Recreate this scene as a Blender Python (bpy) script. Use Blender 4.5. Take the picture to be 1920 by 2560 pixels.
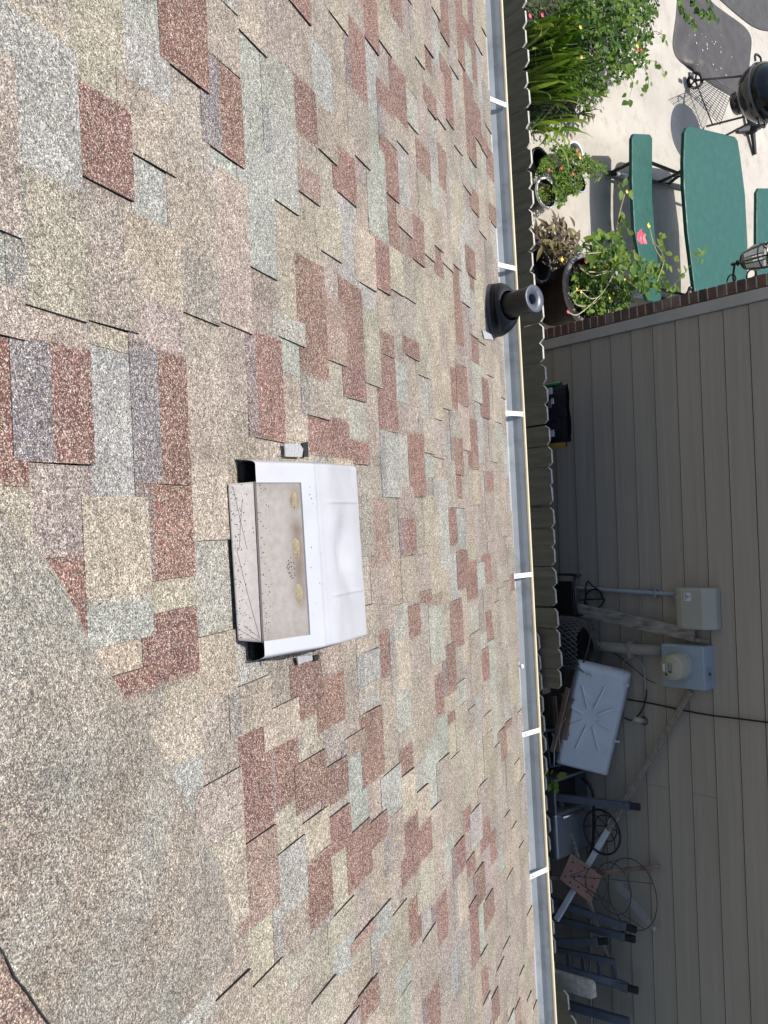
import bpy, bmesh, math, random
from mathutils import Vector, Matrix, Euler, noise
for o in list(bpy.data.objects): bpy.data.objects.remove(o)
random.seed(7)
scn = bpy.context.scene
COL = scn.collection
rad = math.radians
# ------------------------------------------------------------------ camera
FPX, TH, RO, PS = 2250.0, rad(49.23), rad(3.95), rad(1.42)
PIT, HP, HC = rad(30.25), 0.897, 5.78      # roof pitch, distance camera-roof plane, camera height over patio
CAM = Vector((0, 0, HC))
_R0 = Vector((math.cos(PS), math.sin(PS), 0)); _H = Vector((-math.sin(PS), math.cos(PS), 0))
FW = _H*math.cos(TH) - Vector((0, 0, math.sin(TH)))
_U0 = _H*math.sin(TH) + Vector((0, 0, math.cos(TH)))
RT = math.cos(RO)*_R0 - math.sin(RO)*_U0
UPV = math.sin(RO)*_R0 + math.cos(RO)*_U0
cd = bpy.data.cameras.new('camera'); cam = bpy.data.objects.new('camera', cd); COL.objects.link(cam)
m = Matrix.Identity(4)
for i in range(3):
    m[i][0] = UPV[i]; m[i][1] = -RT[i]; m[i][2] = -FW[i]; m[i][3] = CAM[i]
cam.matrix_world = m
cd.sensor_fit = 'VERTICAL'; cd.sensor_height = 36.0; cd.lens = FPX/2560*36; cd.clip_start = 0.05; cd.clip_end = 2000
scn.camera = cam
scn.render.resolution_x, scn.render.resolution_y = 768, 1024
# ------------------------------------------------------------------ sky, sun, exposure
SUN = Vector((-0.127, 0.156, 0.43)).normalized()
el = math.asin(SUN.z); az = math.atan2(SUN.x, SUN.y)
w = bpy.data.worlds.new('World'); scn.world = w; w.use_nodes = True
nt = w.node_tree; nt.nodes.clear()
sk = nt.nodes.new('ShaderNodeTexSky'); sk.sky_type = 'NISHITA'; sk.sun_disc = False
sk.sun_elevation = el; sk.sun_rotation = az; sk.air_density = 1.0; sk.dust_density = 2.0; sk.ozone_density = 1.0
bg = nt.nodes.new('ShaderNodeBackground'); bg.inputs[1].default_value = 0.15
wo = nt.nodes.new('ShaderNodeOutputWorld')
nt.links.new(sk.outputs[0], bg.inputs[0]); nt.links.new(bg.outputs[0], wo.inputs[0])
sd = bpy.data.lights.new('sun', 'SUN'); sd.energy = 4.2; sd.angle = rad(0.53); sd.color = (1.0, 0.96, 0.9)
so = bpy.data.objects.new('sun', sd); COL.objects.link(so)
so.rotation_euler = (-SUN).to_track_quat('-Z', 'Y').to_euler(); so.location = (0, 0, 12)
scn.view_settings.view_transform = 'Standard'; scn.view_settings.look = 'None'
scn.view_settings.exposure = 0.2; scn.view_settings.gamma = 1.0; scn.view_settings.use_curve_mapping = False

# ------------------------------------------------------------------ pixel -> place helpers
ND = Vector((0, math.sin(PIT), math.cos(PIT))); DN = Vector((0, math.cos(PIT), -math.sin(PIT)))
def ray(x, y): return FW + UPV*((x-960)/FPX) + RT*((y-1280)/FPX)
def rs(x, y, n=0.0):                     # roof coordinates (across, down the slope) of a pixel at height n over the roof
    d = ray(x, y); q = d*(-(HP-n)/d.dot(ND)); return q.x, q.dot(DN)
def rw(X, s, n=0.0): return CAM + Vector((X, 0, 0)) + DN*s + ND*(n-HP)
def gp(x, y, z=0.0): d = ray(x, y); return CAM + d*((z-HC)/d.z)
def yp(x, y, Y): d = ray(x, y); return CAM + d*(Y/d.y)
WA = -0.033                              # the neighbour wall stands a little askew
WN = Vector((WA, -1, 0)).normalized(); WP = Vector((0, 5.55, 0)); WX = Vector((1, WA, 0)).normalized()
def wp(x, y, off=0.0):                   # on the neighbour wall, off metres in front of it
    d = ray(x, y); P0 = WP + WN*off
    return CAM + d*((P0-CAM).dot(WN)/d.dot(WN))
def proj(P):
    d = P-CAM; k = d.dot(FW)
    return 960+FPX*d.dot(UPV)/k, 1280+FPX*d.dot(RT)/k

# ------------------------------------------------------------------ materials
MATS = {}
def _nodes(name):
    mt = bpy.data.materials.new(name); mt.use_nodes = True; nt = mt.node_tree
    b = nt.nodes['Principled BSDF']; MATS[name] = mt
    return mt, nt, b
def mixc(nt, a, b, fac, mode='MIX'):
    n = nt.nodes.new('ShaderNodeMix'); n.data_type = 'RGBA'; n.blend_type = mode
    for s, v in ((6, a), (7, b)):
        if isinstance(v, (tuple, list)): n.inputs[s].default_value = (*v[:3], 1)
        else: nt.links.new(v, n.inputs[s])
    if isinstance(fac, (int, float)): n.inputs[0].default_value = fac
    else: nt.links.new(fac, n.inputs[0])
    return n.outputs[2]
def ramp(nt, src, pts):
    r = nt.nodes.new('ShaderNodeValToRGB'); nt.links.new(src, r.inputs[0])
    e = r.color_ramp.elements
    while len(e) < len(pts): e.new(0.5)
    for k, (p, c) in enumerate(pts):
        e[k].position = p; e[k].color = (*c[:3], 1) if isinstance(c, (tuple, list)) else (c, c, c, 1)
    return r.outputs[0]
def coords(nt, scale=(1, 1, 1), kind='Object'):
    t = nt.nodes.new('ShaderNodeTexCoord'); mp = nt.nodes.new('ShaderNodeMapping'); mp.inputs[3].default_value = scale
    nt.links.new(t.outputs[kind], mp.inputs[0]); return mp.outputs[0]
def nz(nt, co, scale, detail=4, rough=0.55, dist=0):
    n = nt.nodes.new('ShaderNodeTexNoise'); n.inputs['Scale'].default_value = scale; n.inputs['Detail'].default_value = detail
    n.inputs['Roughness'].default_value = rough; n.inputs['Distortion'].default_value = dist; nt.links.new(co, n.inputs['Vector']); return n
def bump(nt, b, h, strength, dist=0.01):
    n = nt.nodes.new('ShaderNodeBump'); n.inputs['Strength'].default_value = strength; n.inputs['Distance'].default_value = dist
    nt.links.new(h, n.inputs['Height']); nt.links.new(n.outputs[0], b.inputs['Normal'])
def mat(name, c, rough=0.6, var=0.25, scale=6, c2=None, bmp=0.0, bscale=60, metal=0.0, stretch=(1, 1, 1), spec=0.5, dirt=None, dirt_amt=0.5, dscale=3):
    mt, nt, b = _nodes(name)
    co = coords(nt, stretch)
    n = nz(nt, co, scale, 6)
    lo = tuple(v*(1-var) for v in c); hi = c2 if c2 else tuple(min(1, v*(1+var)) for v in c)
    col = ramp(nt, n.outputs[0], [(0.3, lo), (0.72, hi)])
    if dirt:
        dn = nz(nt, co, dscale, 8, 0.65)
        col = mixc(nt, col, dirt, ramp(nt, dn.outputs[0], [(0.5, 0.0), (0.72, dirt_amt)]))
    nt.links.new(col, b.inputs['Base Color'])
    rr = nz(nt, co, scale*2.3, 3)
    nt.links.new(ramp(nt, rr.outputs[0], [(0.3, max(0.02, rough-0.1)), (0.7, min(1, rough+0.1))]), b.inputs['Roughness'])
    b.inputs['Metallic'].default_value = metal; b.inputs['Specular IOR Level'].default_value = spec
    if bmp: bump(nt, b, nz(nt, co, bscale, 5).outputs[0], bmp)
    return mt
def leafmat(name, c, c2, rough=0.45, trans=0.25):
    mt, nt, b = _nodes(name)
    at = nt.nodes.new('ShaderNodeAttribute'); at.attribute_name = 'Col'
    oi = nt.nodes.new('ShaderNodeObjectInfo')
    ad = nt.nodes.new('ShaderNodeMath'); ad.operation = 'ADD'; nt.links.new(oi.outputs['Random'], ad.inputs[0]); nt.links.new(at.outputs['Fac'], ad.inputs[1])
    fr = nt.nodes.new('ShaderNodeMath'); fr.operation = 'FRACT'; nt.links.new(ad.outputs[0], fr.inputs[0])
    col = ramp(nt, fr.outputs[0], [(0.0, c), (0.6, tuple((a+d)/2 for a, d in zip(c, c2))), (1.0, c2)])
    n = nz(nt, coords(nt), 45, 3); col = mixc(nt, col, tuple(v*0.6 for v in c), ramp(nt, n.outputs[0], [(0.45, 0.0), (0.75, 0.6)]))
    nt.links.new(col, b.inputs['Base Color']); b.inputs['Roughness'].default_value = rough+.12; b.inputs['Specular IOR Level'].default_value = 0.28
    tr = nt.nodes.new('ShaderNodeBsdfTranslucent'); nt.links.new(mixc(nt, col, (1.3, 1.5, 0.5), 1.0, 'MULTIPLY'), tr.inputs[0])
    ms = nt.nodes.new('ShaderNodeMixShader'); ms.inputs[0].default_value = trans
    out = nt.nodes['Material Output']
    nt.links.new(b.outputs[0], ms.inputs[1]); nt.links.new(tr.outputs[0], ms.inputs[2]); nt.links.new(ms.outputs[0], out.inputs[0])
    return mt
def granules(name, attr=True, base=(0.3, 0.26, 0.22), contrast=1.0, sc=560):
    mt, nt, b = _nodes(name)
    co = coords(nt)
    if attr:
        at = nt.nodes.new('ShaderNodeAttribute'); at.attribute_name = 'Col'; bc = at.outputs['Color']
    else:
        rg = nt.nodes.new('ShaderNodeRGB'); rg.outputs[0].default_value = (*base, 1); bc = rg.outputs[0]
    v = nt.nodes.new('ShaderNodeTexVoronoi'); v.inputs['Scale'].default_value = sc; nt.links.new(co, v.inputs['Vector'])
    sp = nt.nodes.new('ShaderNodeSeparateColor'); nt.links.new(v.outputs['Color'], sp.inputs[0])
    k = contrast
    fac = ramp(nt, sp.outputs[0], [(0.0, 1-0.72*k), (0.3, 1-0.4*k), (0.55, 1.0), (0.8, 1+0.3*k), (1.0, 1+0.95*k)])
    col = mixc(nt, bc, fac, 1.0, 'MULTIPLY')
    # a share of granules of other colours: cream, white, charcoal
    oth = ramp(nt, sp.outputs[2], [(0.0, (0.05, 0.048, 0.05)), (0.35, (0.09, 0.075, 0.07)), (0.5, (0.52, 0.42, 0.29)), (0.75, (0.6, 0.56, 0.48)), (1.0, (0.42, 0.45, 0.42))])
    col = mixc(nt, col, oth, ramp(nt, sp.outputs[1], [(0.72, 0.0), (0.78, 0.8)]))
    big = nz(nt, co, 7, 4, 0.6); col = mixc(nt, col, ramp(nt, big.outputs[0], [(0.3, 0.8), (0.7, 1.18)]), 1.0, 'MULTIPLY')
    v2 = nt.nodes.new('ShaderNodeTexVoronoi'); v2.inputs['Scale'].default_value = sc*.58; nt.links.new(co, v2.inputs['Vector'])
    s2 = nt.nodes.new('ShaderNodeSeparateColor'); nt.links.new(v2.outputs['Color'], s2.inputs[0])
    col = mixc(nt, col, ramp(nt, s2.outputs[0], [(0.0, 0.66), (0.4, 0.95), (0.75, 1.1), (1.0, 1.5)]), 1.0, 'MULTIPLY')
    col = mixc(nt, col, (0.52, 0.44, 0.34), ramp(nt, s2.outputs[1], [(0.88, 0.0), (0.92, 0.4)]))
    mid = nz(nt, co, 90, 3, 0.6); col = mixc(nt, col, ramp(nt, mid.outputs[0], [(0.3, 0.72), (0.7, 1.26)]), 1.0, 'MULTIPLY')
    nt.links.new(col, b.inputs['Base Color']); b.inputs['Roughness'].default_value = 0.92; b.inputs['Specular IOR Level'].default_value = 0.25
    ma = nt.nodes.new('ShaderNodeMath'); ma.operation = 'MULTIPLY_ADD'; ma.inputs[1].default_value = -1.2; nt.links.new(v.outputs['Distance'], ma.inputs[0]); nt.links.new(sp.outputs[0], ma.inputs[2])
    bump(nt, b, ma.outputs[0], 0.55, 0.0016)
    return mt
granules('shingle', contrast=0.84)
mat('asphalt_edge', (0.018, 0.018, 0.021), 0.8, 0.4, 60)
mat('deck_wood', (0.3, 0.22, 0.14), 0.8, 0.3, 4)
mat('trim_cream', (0.72, 0.66, 0.5), 0.5, 0.05, 4)
mat('soffit_white', (0.7, 0.68, 0.62), 0.6, 0.06, 4)
mat('gutter_paint', (0.325, 0.35, 0.36), 0.42, 0.1, 5, dirt=(0.16, 0.16, 0.15), dirt_amt=0.6, dscale=9, bmp=0.04, bscale=30)
mat('gutter_lip', (0.66, 0.57, 0.38), 0.45, 0.08, 5, dirt=(0.45, 0.38, 0.27), dirt_amt=0.4)
mat('bracket_white', (0.82, 0.82, 0.82), 0.35, 0.06, 20)
mat('vent_white', (0.44, 0.445, 0.465), 0.35, 0.05, 5, dirt=(0.37, 0.36, 0.35), dirt_amt=0.35, dscale=14)
mat('foil', (0.5, 0.5, 0.515), 0.25, 0.1, 30, metal=0.3, bmp=0.4, bscale=90)
mat('vent_black', (0.012, 0.013, 0.015), 0.9, 0.4, 80, bmp=0.5, bscale=150)
mat('boot_black', (0.009, 0.0105, 0.014), 0.45, 0.3, 12, dirt=(0.025, 0.025, 0.028), dirt_amt=0.35, dscale=20, spec=0.35)
mat('boot_rim', (0.065, 0.075, 0.095), 0.35, 0.12, 30)
mat('picket_wood', (0.19, 0.165, 0.122), 0.85, 0.2, 5, c2=(0.25, 0.215, 0.165), stretch=(5, 5, 0.6), bmp=0.15, bscale=25, dirt=(0.1, 0.095, 0.06), dirt_amt=0.6, dscale=2)
mat('picket_end', (0.5, 0.48, 0.42), 0.85, 0.25, 30, bmp=0.3)  # sunlit picket tops put into a paler colour; also the pale cut post
mat('rail_wood', (0.16, 0.13, 0.09), 0.85, 0.35, 4, stretch=(0.7, 9, 9), bmp=0.4, bscale=25)
mat('siding', (0.36, 0.314, 0.25), 0.7, 0.07, 2, stretch=(0.4, 5, 14), bmp=0.12, bscale=10, dirt=(0.28, 0.246, 0.196), dirt_amt=0.6, dscale=2.2)
mat('lap_shade', (0.015, 0.014, 0.012), 0.9, 0.2, 10)  # near-black backing: shade lines under the laps put into its colour
mat('corner_paint', (0.4, 0.38, 0.345), 0.55, 0.06, 5, dirt=(0.25, 0.24, 0.21), dirt_amt=0.4, dscale=6)
mat('mortar', (0.4, 0.36, 0.32), 0.95, 0.2, 30, bmp=0.5, bscale=90)
mat('brick_clay', (0.115, 0.07, 0.056), 0.9, 0.3, 14, c2=(0.17, 0.108, 0.085), bmp=0.5, bscale=80, dirt=(0.12, 0.09, 0.08), dirt_amt=0.7, dscale=9)
mat('concrete', (0.455, 0.415, 0.355), 0.9, 0.1, 1.2, c2=(0.55, 0.51, 0.445), bmp=0.25, bscale=60, dirt=(0.33, 0.3, 0.25), dirt_amt=0.75, dscale=5)
mat('dirt', (0.12, 0.095, 0.07), 0.95, 0.35, 3, bmp=0.6, bscale=30, dirt=(0.06, 0.07, 0.035), dirt_amt=0.6)
mat('grass_ground', (0.06, 0.075, 0.03), 0.95, 0.4, 2, bmp=0.8, bscale=40)
mat('soil', (0.045, 0.032, 0.024), 0.95, 0.5, 40, bmp=1.0, bscale=60)
mat('nid_beige', (0.36, 0.355, 0.3), 0.5, 0.05, 5, dirt=(0.25, 0.25, 0.21), dirt_amt=0.3)
mat('meter_grey', (0.3, 0.36, 0.41), 0.45, 0.06, 6, dirt=(0.2, 0.24, 0.27), dirt_amt=0.4)
mat('meter_cream', (0.38, 0.35, 0.26), 0.35, 0.06, 10)
mat('pipe_grey', (0.26, 0.29, 0.3), 0.45, 0.08, 8)
mat('pipe_painted', (0.29, 0.255, 0.205), 0.65, 0.06, 6)
mat('cable_black', (0.01, 0.01, 0.011), 0.45, 0.2, 10)
mat('cable_grey', (0.35, 0.35, 0.33), 0.5, 0.2, 10)
mat('old_wood', (0.22, 0.19, 0.15), 0.85, 0.45, 8, c2=(0.4, 0.36, 0.3), stretch=(6, 6, 1), bmp=0.5, bscale=30)
mat('brown_wood', (0.2, 0.125, 0.09), 0.8, 0.4, 8, c2=(0.36, 0.255, 0.19), bmp=0.3, bscale=30)
mat('pole_white', (0.66, 0.68, 0.68), 0.5, 0.1, 10)
mat('pan_white', (0.58, 0.6, 0.6), 0.4, 0.06, 3, dirt=(0.4, 0.41, 0.41), dirt_amt=0.5, dscale=5)
mat('rib_white', (0.68, 0.7, 0.71), 0.35, 0.05, 8)
mat('steel_blue', (0.085, 0.1, 0.122), 0.45, 0.2, 8, dirt=(0.12, 0.1, 0.08), dirt_amt=0.3)
mat('rubber_black', (0.01, 0.01, 0.01), 0.6, 0.3, 30)
mat('steel_dull', (0.32, 0.35, 0.37), 0.38, 0.12, 4, metal=0.75, stretch=(1, 12, 1))
mat('bin_blue', (0.045, 0.065, 0.095), 0.5, 0.15, 5)
mat('wire_rust', (0.06, 0.045, 0.035), 0.7, 0.4, 40)
mat('wire_dark', (0.03, 0.03, 0.03), 0.6, 0.3, 40)
mat('wire_galv', (0.22, 0.22, 0.21), 0.5, 0.3, 40, metal=0.4)
mat('terracotta_panel', (0.42, 0.235, 0.18), 0.75, 0.12, 6, dirt=(0.3, 0.18, 0.14), dirt_amt=0.5)
mat('bag_black', (0.014, 0.016, 0.022), 0.25, 0.3, 12, bmp=0.6, bscale=25)
mat('bag_yellow', (0.42, 0.26, 0.05), 0.35, 0.2, 20, bmp=0.4, bscale=40)
mat('bag_white', (0.6, 0.6, 0.62), 0.35, 0.1, 20)
mat('bag_green', (0.02, 0.2, 0.06), 0.35, 0.2, 20)
mat('table_green', (0.006, 0.083, 0.066), 0.5, 0.06, 5, dirt=(0.04, 0.15, 0.125), dirt_amt=0.35, dscale=11, bmp=0.04, bscale=50, spec=0.3)
mat('pole_wood', (0.24, 0.2, 0.155), 0.85, 0.25, 30, c2=(0.33, 0.29, 0.23), bmp=0.3, bscale=60)
mat('scratch', (0.16, 0.145, 0.135), 0.8, 0.1, 30)
mat('frame_dark', (0.035, 0.037, 0.04), 0.4, 0.2, 10)
mat('grip_grey', (0.4, 0.41, 0.42), 0.4, 0.05, 10)
mat('enamel_black', (0.008, 0.009, 0.011), 0.12, 0.2, 8, dirt=(0.03, 0.032, 0.035), dirt_amt=0.5, dscale=10)
mat('chrome', (0.6, 0.61, 0.63), 0.2, 0.05, 20, metal=1.0)
mat('leg_metal', (0.12, 0.12, 0.12), 0.4, 0.1, 20, metal=0.3)
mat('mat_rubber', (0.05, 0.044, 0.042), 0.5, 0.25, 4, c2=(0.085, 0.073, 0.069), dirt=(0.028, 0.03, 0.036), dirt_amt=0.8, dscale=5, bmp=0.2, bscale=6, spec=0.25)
mat('sheet_charcoal', (0.04, 0.039, 0.039), 0.7, 0.2, 4, bmp=0.15, bscale=6)
mat('speck_white', (0.8, 0.79, 0.75), 0.6, 0.05, 30)
mat('pot_black', (0.012, 0.014, 0.018), 0.5, 0.3, 10)
mat('pot_brown', (0.014, 0.009, 0.008), 0.6, 0.3, 6, dirt=(0.03, 0.026, 0.026), dirt_amt=0.4, spec=0.2)
mat('pot_rimgrey', (0.2, 0.2, 0.21), 0.6, 0.3, 20, dirt=(0.08, 0.08, 0.08), dirt_amt=0.7, dscale=25)
mat('pot_white', (0.72, 0.74, 0.74), 0.4, 0.08, 10)
mat('pot_teal', (0.4, 0.55, 0.55), 0.4, 0.1, 10)
mat('stem_pale', (0.42, 0.38, 0.25), 0.7, 0.2, 40)
mat('stem_green', (0.08, 0.13, 0.03), 0.6, 0.2, 30)
mat('petal_pink', (0.72, 0.08, 0.14), 0.5, 0.2, 60)
mat('petal_yellow', (0.85, 0.6, 0.03), 0.5, 0.1, 60)
mat('petal_red', (0.7, 0.06, 0.02), 0.5, 0.2, 60)
mat('lantern_black', (0.012, 0.016, 0.02), 0.35, 0.2, 20)
mat('sand', (0.33, 0.275, 0.175), 0.95, 0.3, 200, bmp=0.6, bscale=400)
mat('specks', (0.05, 0.045, 0.042), 0.9, 0.5, 300)
mat('roof_far', (0.2, 0.17, 0.14), 0.9, 0.3, 20)
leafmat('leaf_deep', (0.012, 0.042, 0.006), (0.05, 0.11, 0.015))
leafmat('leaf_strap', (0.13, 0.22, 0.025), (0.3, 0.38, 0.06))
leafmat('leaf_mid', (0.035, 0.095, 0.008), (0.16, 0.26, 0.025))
leafmat('leaf_light', (0.09, 0.16, 0.015), (0.24, 0.31, 0.045))
leafmat('leaf_blade', (0.03, 0.095, 0.01), (0.24, 0.33, 0.05), 0.4, 0.2)
leafmat('leaf_purple', (0.06, 0.03, 0.04), (0.26, 0.22, 0.08), 0.5, 0.15)
leafmat('leaf_fern', (0.05, 0.085, 0.012), (0.14, 0.17, 0.03))
mt, nt, b = _nodes('lens_glass'); b.inputs['Base Color'].default_value = (0.75, 0.8, 0.8, 1); b.inputs['Roughness'].default_value = 0.08
b.inputs['Transmission Weight'].default_value = 0.85; b.inputs['IOR'].default_value = 1.3
mt, nt, b = _nodes('bottle_plastic'); b.inputs['Base Color'].default_value = (0.8, 0.83, 0.84, 1); b.inputs['Roughness'].default_value = 0.18; b.inputs['IOR'].default_value = 1.1
b.inputs['Transmission Weight'].default_value = 0.93
mt, nt, b = _nodes('pan_stain')
at = nt.nodes.new('ShaderNodeAttribute'); at.attribute_name = 'Col'
co = coords(nt); n1 = nz(nt, co, 60, 6, 0.7); n2 = nz(nt, co, 14, 5, 0.6)
c = mixc(nt, at.outputs['Color'], ramp(nt, n1.outputs[0], [(0.3, 0.82), (0.7, 1.12)]), 1.0, 'MULTIPLY')
c = mixc(nt, c, (0.3, 0.27, 0.24), ramp(nt, n2.outputs[0], [(0.5, 0.0), (0.72, 0.3)]))
nt.links.new(c, b.inputs['Base Color']); b.inputs['Roughness'].default_value = 0.55

mt = MATS['brick_clay']; nt = mt.node_tree; b = nt.nodes['Principled BSDF']; lk = b.inputs['Base Color'].links[0].from_socket
oi = nt.nodes.new('ShaderNodeObjectInfo')
nt.links.new(mixc(nt, lk, ramp(nt, oi.outputs['Random'], [(0.0, (0.55, 0.6, 0.65)), (0.35, (1.25, 1.0, 0.85)), (0.7, (0.8, 0.75, 0.75)), (1.0, (1.7, 1.75, 1.7))]), 1.0, 'MULTIPLY'), b.inputs['Base Color'])
# ------------------------------------------------------------------ mesh builder
def wloc(o):
    v = Vector((0, 0, 0))
    while o: v += o.location; o = o.parent
    return v
class MB:
    def __init__(s): s.v = []; s.f = []; s.m = []; s.c = []; s.sm = []
    def add(s, vs, fs, mi=0, col=None, smooth=False):
        k = len(s.v); s.v += [Vector(p) for p in vs]
        for f in fs: s.f.append([k+i for i in f]); s.m.append(mi); s.c.append(col); s.sm.append(smooth)
        return s
    def box(s, c, d, M=None, mi=0, col=None):
        x, y, z = d[0]/2, d[1]/2, d[2]/2
        vs = [Vector((a*x, b_*y, e*z)) for e in (-1, 1) for b_ in (-1, 1) for a in (-1, 1)]
        if M: vs = [M @ v for v in vs]
        c = Vector(c)
        return s.add([c+v for v in vs], [(0, 2, 3, 1), (4, 5, 7, 6), (0, 1, 5, 4), (2, 6, 7, 3), (1, 3, 7, 5), (0, 4, 6, 2)], mi, col)
    def bar(s, a, b, w, t, up=Vector((0, 0, 1)), mi=0, taper=1.0):     # rectangular bar from a to b
        a, b = Vector(a), Vector(b); d = (b-a).normalized(); sx = d.cross(up)
        if sx.length < 1e-4: sx = d.cross(Vector((1, 0, 0)))
        sx.normalize(); sy = sx.cross(d).normalized(); vs = []
        for p, k in ((a, 1.0), (b, taper)):
            for i, j in ((-1, -1), (1, -1), (1, 1), (-1, 1)): vs.append(p + sx*i*w/2*k + sy*j*t/2*k)
        return s.add(vs, [(0, 1, 2, 3), (7, 6, 5, 4), (0, 4, 5, 1), (1, 5, 6, 2), (2, 6, 7, 3), (3, 7, 4, 0)], mi)
    def tube(s, pts, r, seg=8, cap=True, mi=0, r2=None, closed=False):
        pts = [Vector(p) for p in pts]; n = len(pts); vs = []; fs = []
        prev = None
        for i, p in enumerate(pts):
            if closed: d = pts[(i+1) % n]-pts[i-1]
            else: d = pts[min(i+1, n-1)]-pts[max(i-1, 0)]
            d.normalize()
            if prev is None:
                u = d.cross(Vector((0.3, 0.5, 0.81)))
                if u.length < 0.05: u = d.cross(Vector((1, 0, 0)))
            else: u = prev - d*prev.dot(d)
            u.normalize(); prev = u; v = d.cross(u)
            rr = r if r2 is None else r+(r2-r)*i/max(1, n-1)
            if isinstance(r, (list, tuple)): rr = r[i]
            for k in range(seg):
                a = 2*math.pi*k/seg; vs.append(p+u*math.cos(a)*rr+v*math.sin(a)*rr)
        for i in range(n if closed else n-1):
            j = (i+1) % n
            for k in range(seg):
                k2 = (k+1) % seg; fs.append((i*seg+k, i*seg+k2, j*seg+k2, j*seg+k))
        if cap and not closed:
            fs.append(tuple(range(seg-1, -1, -1))); fs.append(tuple((n-1)*seg+k for k in range(seg)))
        return s.add(vs, fs, mi, None, seg >= 6)
    def lathe(s, c, prof, seg=24, axis=Vector((0, 0, 1)), mi=0, smooth=True, sx=1.0, sy=1.0):
        axis = axis.normalized(); u = axis.orthogonal().normalized(); v = axis.cross(u); c = Vector(c); vs = []; fs = []
        for r, h in prof:
            for k in range(seg):
                a = 2*math.pi*k/seg; vs.append(c+axis*h+u*math.cos(a)*r*sx+v*math.sin(a)*r*sy)
        for i in range(len(prof)-1):
            for k in range(seg):
                k2 = (k+1) % seg; fs.append((i*seg+k, i*seg+k2, (i+1)*seg+k2, (i+1)*seg+k))
        return s.add(vs, fs, mi, None, smooth)
    def prism(s, poly, off, mi=0, mi_side=None, col=None):
        off = Vector(off); n = len(poly); vs = [Vector(p) for p in poly]+[Vector(p)+off for p in poly]
        s.add(vs, [tuple(range(n-1, -1, -1)), tuple(range(n, 2*n))], mi, col)
        k = len(s.v)-2*n
        for i in range(n):
            j = (i+1) % n; s.f.append([k+i, k+j, k+n+j, k+n+i]); s.m.append(mi if mi_side is None else mi_side); s.c.append(col); s.sm.append(False)
        return s
    def grid(s, fn, nu, nv, mi=0, smooth=True, skip=None, colfn=None):
        vs = [fn(i/nu, j/nv) for j in range(nv+1) for i in range(nu+1)]; k = len(s.v); s.v += [Vector(p) for p in vs]
        for j in range(nv):
            for i in range(nu):
                if skip and skip((i+.5)/nu, (j+.5)/nv): continue
                s.f.append([k+j*(nu+1)+i, k+j*(nu+1)+i+1, k+(j+1)*(nu+1)+i+1, k+(j+1)*(nu+1)+i]); s.m.append(mi); s.sm.append(smooth)
                s.c.append(colfn((i+.5)/nu, (j+.5)/nv) if colfn else None)
        return s
    def build(s, name, mats, parent=None, bevel=0, fix=False, solid=0):
        off = wloc(parent) if parent else Vector((0, 0, 0))
        me = bpy.data.meshes.new(name); me.from_pydata([tuple(v-off) for v in s.v], [], s.f)
        mats = [mats] if isinstance(mats, str) else mats
        for q in mats: me.materials.append(MATS[q])
        me.polygons.foreach_set('material_index', s.m); me.polygons.foreach_set('use_smooth', s.sm)
        if any(c is not None for c in s.c):
            at = me.color_attributes.new('Col', 'FLOAT_COLOR', 'CORNER'); buf = []
            for p, c in zip(me.polygons, s.c):
                c = c or (0.5, 0.5, 0.5)
                if isinstance(c, list):
                    for q in c: buf += [q[0], q[1], q[2], 1.0]
                else: buf += [c[0], c[1], c[2], 1.0]*p.loop_total
            at.data.foreach_set('color', buf)
        if fix:
            bm = bmesh.new(); bm.from_mesh(me); bmesh.ops.recalc_face_normals(bm, faces=bm.faces); bm.to_mesh(me); bm.free()
        me.update()
        o = bpy.data.objects.new(name, me); COL.objects.link(o)
        if parent: o.parent = parent
        if solid:
            md = o.modifiers.new('thick', 'SOLIDIFY'); md.thickness = solid; md.offset = -1
        if bevel:
            md = o.modifiers.new('bevel', 'BEVEL'); md.width = bevel; md.segments = 2; md.limit_method = 'ANGLE'; md.angle_limit = rad(40)
        return o
def thing(name, label, cat, loc, group=None):
    o = bpy.data.objects.new(name, None); COL.objects.link(o); o.location = loc; o.empty_display_size = 0.1
    o['label'] = label; o['category'] = cat
    if group: o['group'] = group
    return o
def tag(o, label, cat, group=None):
    o['label'] = label; o['category'] = cat
    if group: o['group'] = group
    return o
def struct(o): o['kind'] = 'structure'; return o
def smoothpath(pts, k=6):
    pts = [Vector(p) for p in pts]; out = []
    for i in range(len(pts)-1):
        p0, p1, p2, p3 = pts[max(i-1, 0)], pts[i], pts[i+1], pts[min(i+2, len(pts)-1)]
        for j in range(k):
            t = j/k; out.append(0.5*((2*p1)+(p2-p0)*t+(2*p0-5*p1+4*p2-p3)*t*t+(3*p1-p0-3*p2+p3)*t**3))
    out.append(pts[-1]); return out
def rnd(a, b): return random.uniform(a, b)
def solo(mb, name, mats, label, cat, group=None, **kw):
    c = sum(mb.v, Vector((0, 0, 0)))/len(mb.v); c.z = min(v.z for v in mb.v)
    mb.v = [v-c for v in mb.v]; o = mb.build(name, mats, **kw); o.location = c
    return tag(o, label, cat, group)
# ================================================================== ground
struct(MB().grid(lambda u, v: ((u-.5)*600, (v-.5)*600, -0.06), 4, 4).build('ground', 'grass_ground'))
struct(MB().box((-8.4, 10.6, -0.03), (14.2, 11.4, 0.06)).build('patio', 'concrete'))
struct(MB().box((1.3, 5.17, -0.045), (5.2, 0.62, 0.05)).build('side_yard', 'dirt'))
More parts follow.
